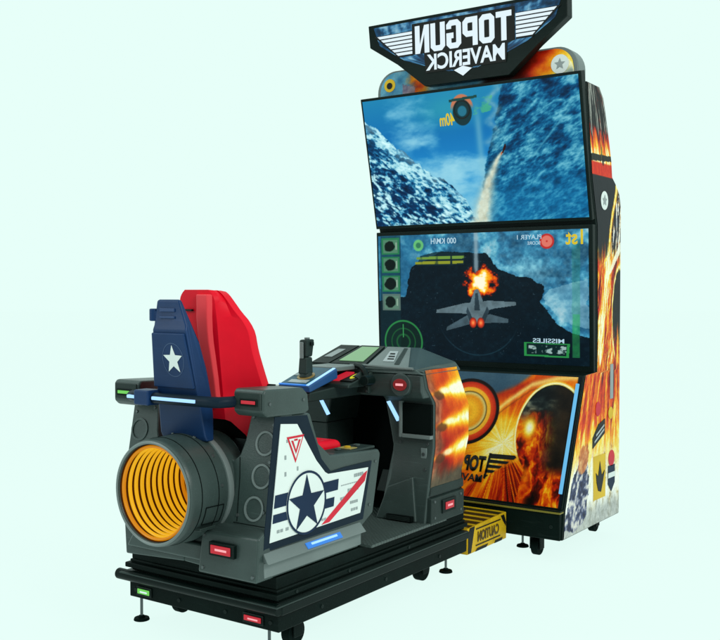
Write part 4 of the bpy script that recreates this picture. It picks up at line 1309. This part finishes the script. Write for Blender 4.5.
stick.hull([(bx - .022, by_ - .026, .893), (bx + .020, by_ - .026, .893), (bx + .020, by_ + .022, .893), (bx - .022, by_ + .022, .893)],
           [(bx - .019, by_ - .022, .960), (bx + .018, by_ - .022, .960), (bx + .018, by_ + .020, .960), (bx - .019, by_ + .020, .960)])
stick.hull([(bx - .019, by_ - .022, .961), (bx + .018, by_ - .022, .961), (bx + .018, by_ + .020, .961), (bx - .019, by_ + .020, .961)],
           [(bx - .017, by_ - .024, 1.028), (bx + .022, by_ - .024, 1.032), (bx + .022, by_ + .028, 1.030), (bx - .017, by_ + .024, 1.028)])
jst = stick.done('joystick', GREY_D, pod, .007, seg=3)
B().box(bx + .022, bx + .030, by_ - .004, by_ + .014, 1.005, 1.02).done('trigger', BLACK_S, jst, .002)
B().box(bx - .010, bx + .008, by_ - .030, by_ - .0245, .955, 1.02).done('grip_inlay', GREY_L, jst, .003)
B().cyl((bx + .005, by_, 1.03), (bx + .005, by_, 1.037), .011, n=16).done('thumb_button', GREY_L, jst, .002)

# ------------------------------------------------------------------ fixings and panel seams
def screw(p, n, parent, r=.0065, m=None):
    p, n = Vector(p), Vector(n).normalized()
    B().cyl(p - n * .002, p + n * .003, r, r * .8, n=14).done('screw', m or STEEL, parent)
def on_bulk(x, z):
    return (x, -2.3955 + sh(z), z)
for x, z in ((.325, .50), (.325, .66), (.325, .78), (.235, .80), (.215, .48), (-.325, .62), (-.325, .78), (-.235, .80)):
    screw(on_bulk(x, z), (0, -1, .19), bulk)
for x, z in ((.118, .305), (.335, .305), (.118, .412)):
    screw((x, -2.4425 + .07 * (z - .286), z), (0, -1, .1), bulk)
for y, z in ((-2.375, .855), (-2.20, .855)):
    screw((.3522, y, z), (1, 0, 0), pod)
for y, z in ((-1.76, .585), (-1.80, .43)):
    screw((.3457, y, z), (1, 0, 0), pod)
for y, z in ((-1.40, .31), (-1.19, .31), (-1.40, .375), (-1.19, .375)):
    screw((.3905, y, z), (1, 0, 0), flank)
for x, z in ((.345, .60), (.345, .50), (.215, .60), (.33, .80), (.225, .81)):
    screw((x, float(fe(z)) - .001, z), (0, -1, 0), pil)
B().box(.318, .345, float(fe(.56)) - .004, float(fe(.56)) + .004, .535, .585).done('key_plate', GREY_L, pil, .002)
B().cyl((.331, float(fe(.56)) - .007, .56), (.331, float(fe(.56)), .56), .007, n=16).done('lock', STEEL, pil)
for k in range(3):
    B().box(.200, .318, -1.4745, -1.468, .3005 + k * .006, .3025 + k * .006).done('vent_fin', GREY_D, pil)
def seam(pts, nrm, m=VOID, parent=None, w=.0022):
    """a thin dark joint line laid proud of a face"""
    nrm = Vector(nrm).normalized()
    b = B()
    for p, q in zip(pts, pts[1:]):
        p, q = Vector(p), Vector(q)
        d = (q - p).normalized()
        sd = d.cross(nrm) * w / 2
        b.hull([p - sd, q - sd, q + sd, p + sd], [p - sd + nrm * .0012, q - sd + nrm * .0012, q + sd + nrm * .0012, p + sd + nrm * .0012])
    return b.done('seam', m, parent)
seam([on_bulk(.20, .455), on_bulk(.345, .455)], (0, -1, .19), parent=bulk)
seam([on_bulk(.215, .46), on_bulk(.205, .60), on_bulk(.195, .665)], (0, -1, .19), parent=bulk)
seam([(.372, -2.20, .8966), (.222, -2.20, .8966)], (0, 0, 1), parent=pod)
for y, r in ((-2.505, .1796), (-2.43, .1822)):
    B().lathe_y(0, NZ, [(y - .0015, r - .001), (y - .0015, r + .0008), (y + .0015, r + .0008), (y + .0015, r - .001)], 72, True).done('nozzle_seam', VOID, noz)
def on_nozzle(deg, y, r=.1822):
    a = math.radians(deg)
    return (r * math.cos(a), y, NZ + r * math.sin(a))
hatch = [on_nozzle(a, -2.485, .1815) for a in range(-32, -11, 4)] + [on_nozzle(a, -2.405, .1840) for a in range(-12, -33, -4)]
hb = B()
for p, q in zip(hatch, hatch[1:] + hatch[:1]):
    hb.tube([p, q], .0016, 6)
hb.done('hatch_outline', VOID, noz)
for a in (8, 40, 72, 104, 136):
    p = Vector(on_nozzle(a, -2.415, .1835))
    screw(p, p - Vector((0, p.y, NZ)), noz, .006)
for y in (-1.55, -1.95, -2.25):
    screw((.3622, y, .220), (1, 0, 0), pod, .007, BLACK_S)
for y in (-1.30, -1.70, -2.10):
    screw((.3542, y, .129), (1, 0, 0), pod, .008, BLACK_S)
for x in (-.32, -.10, .12, .32):
    screw((x, -2.3345, .129), (0, -1, 0), pod, .008, BLACK_S)
for x in (-.57, 0, .57):
    screw((x, -.6825, .16), (0, -1, 0), cab, .009, BLACK_S)
for x, z in ((-.10, .83), (-.085, .81), (.11, .83), (.11, .81)):
    screw((x, -1.4755, z), (0, -1, 0), beam, .005)
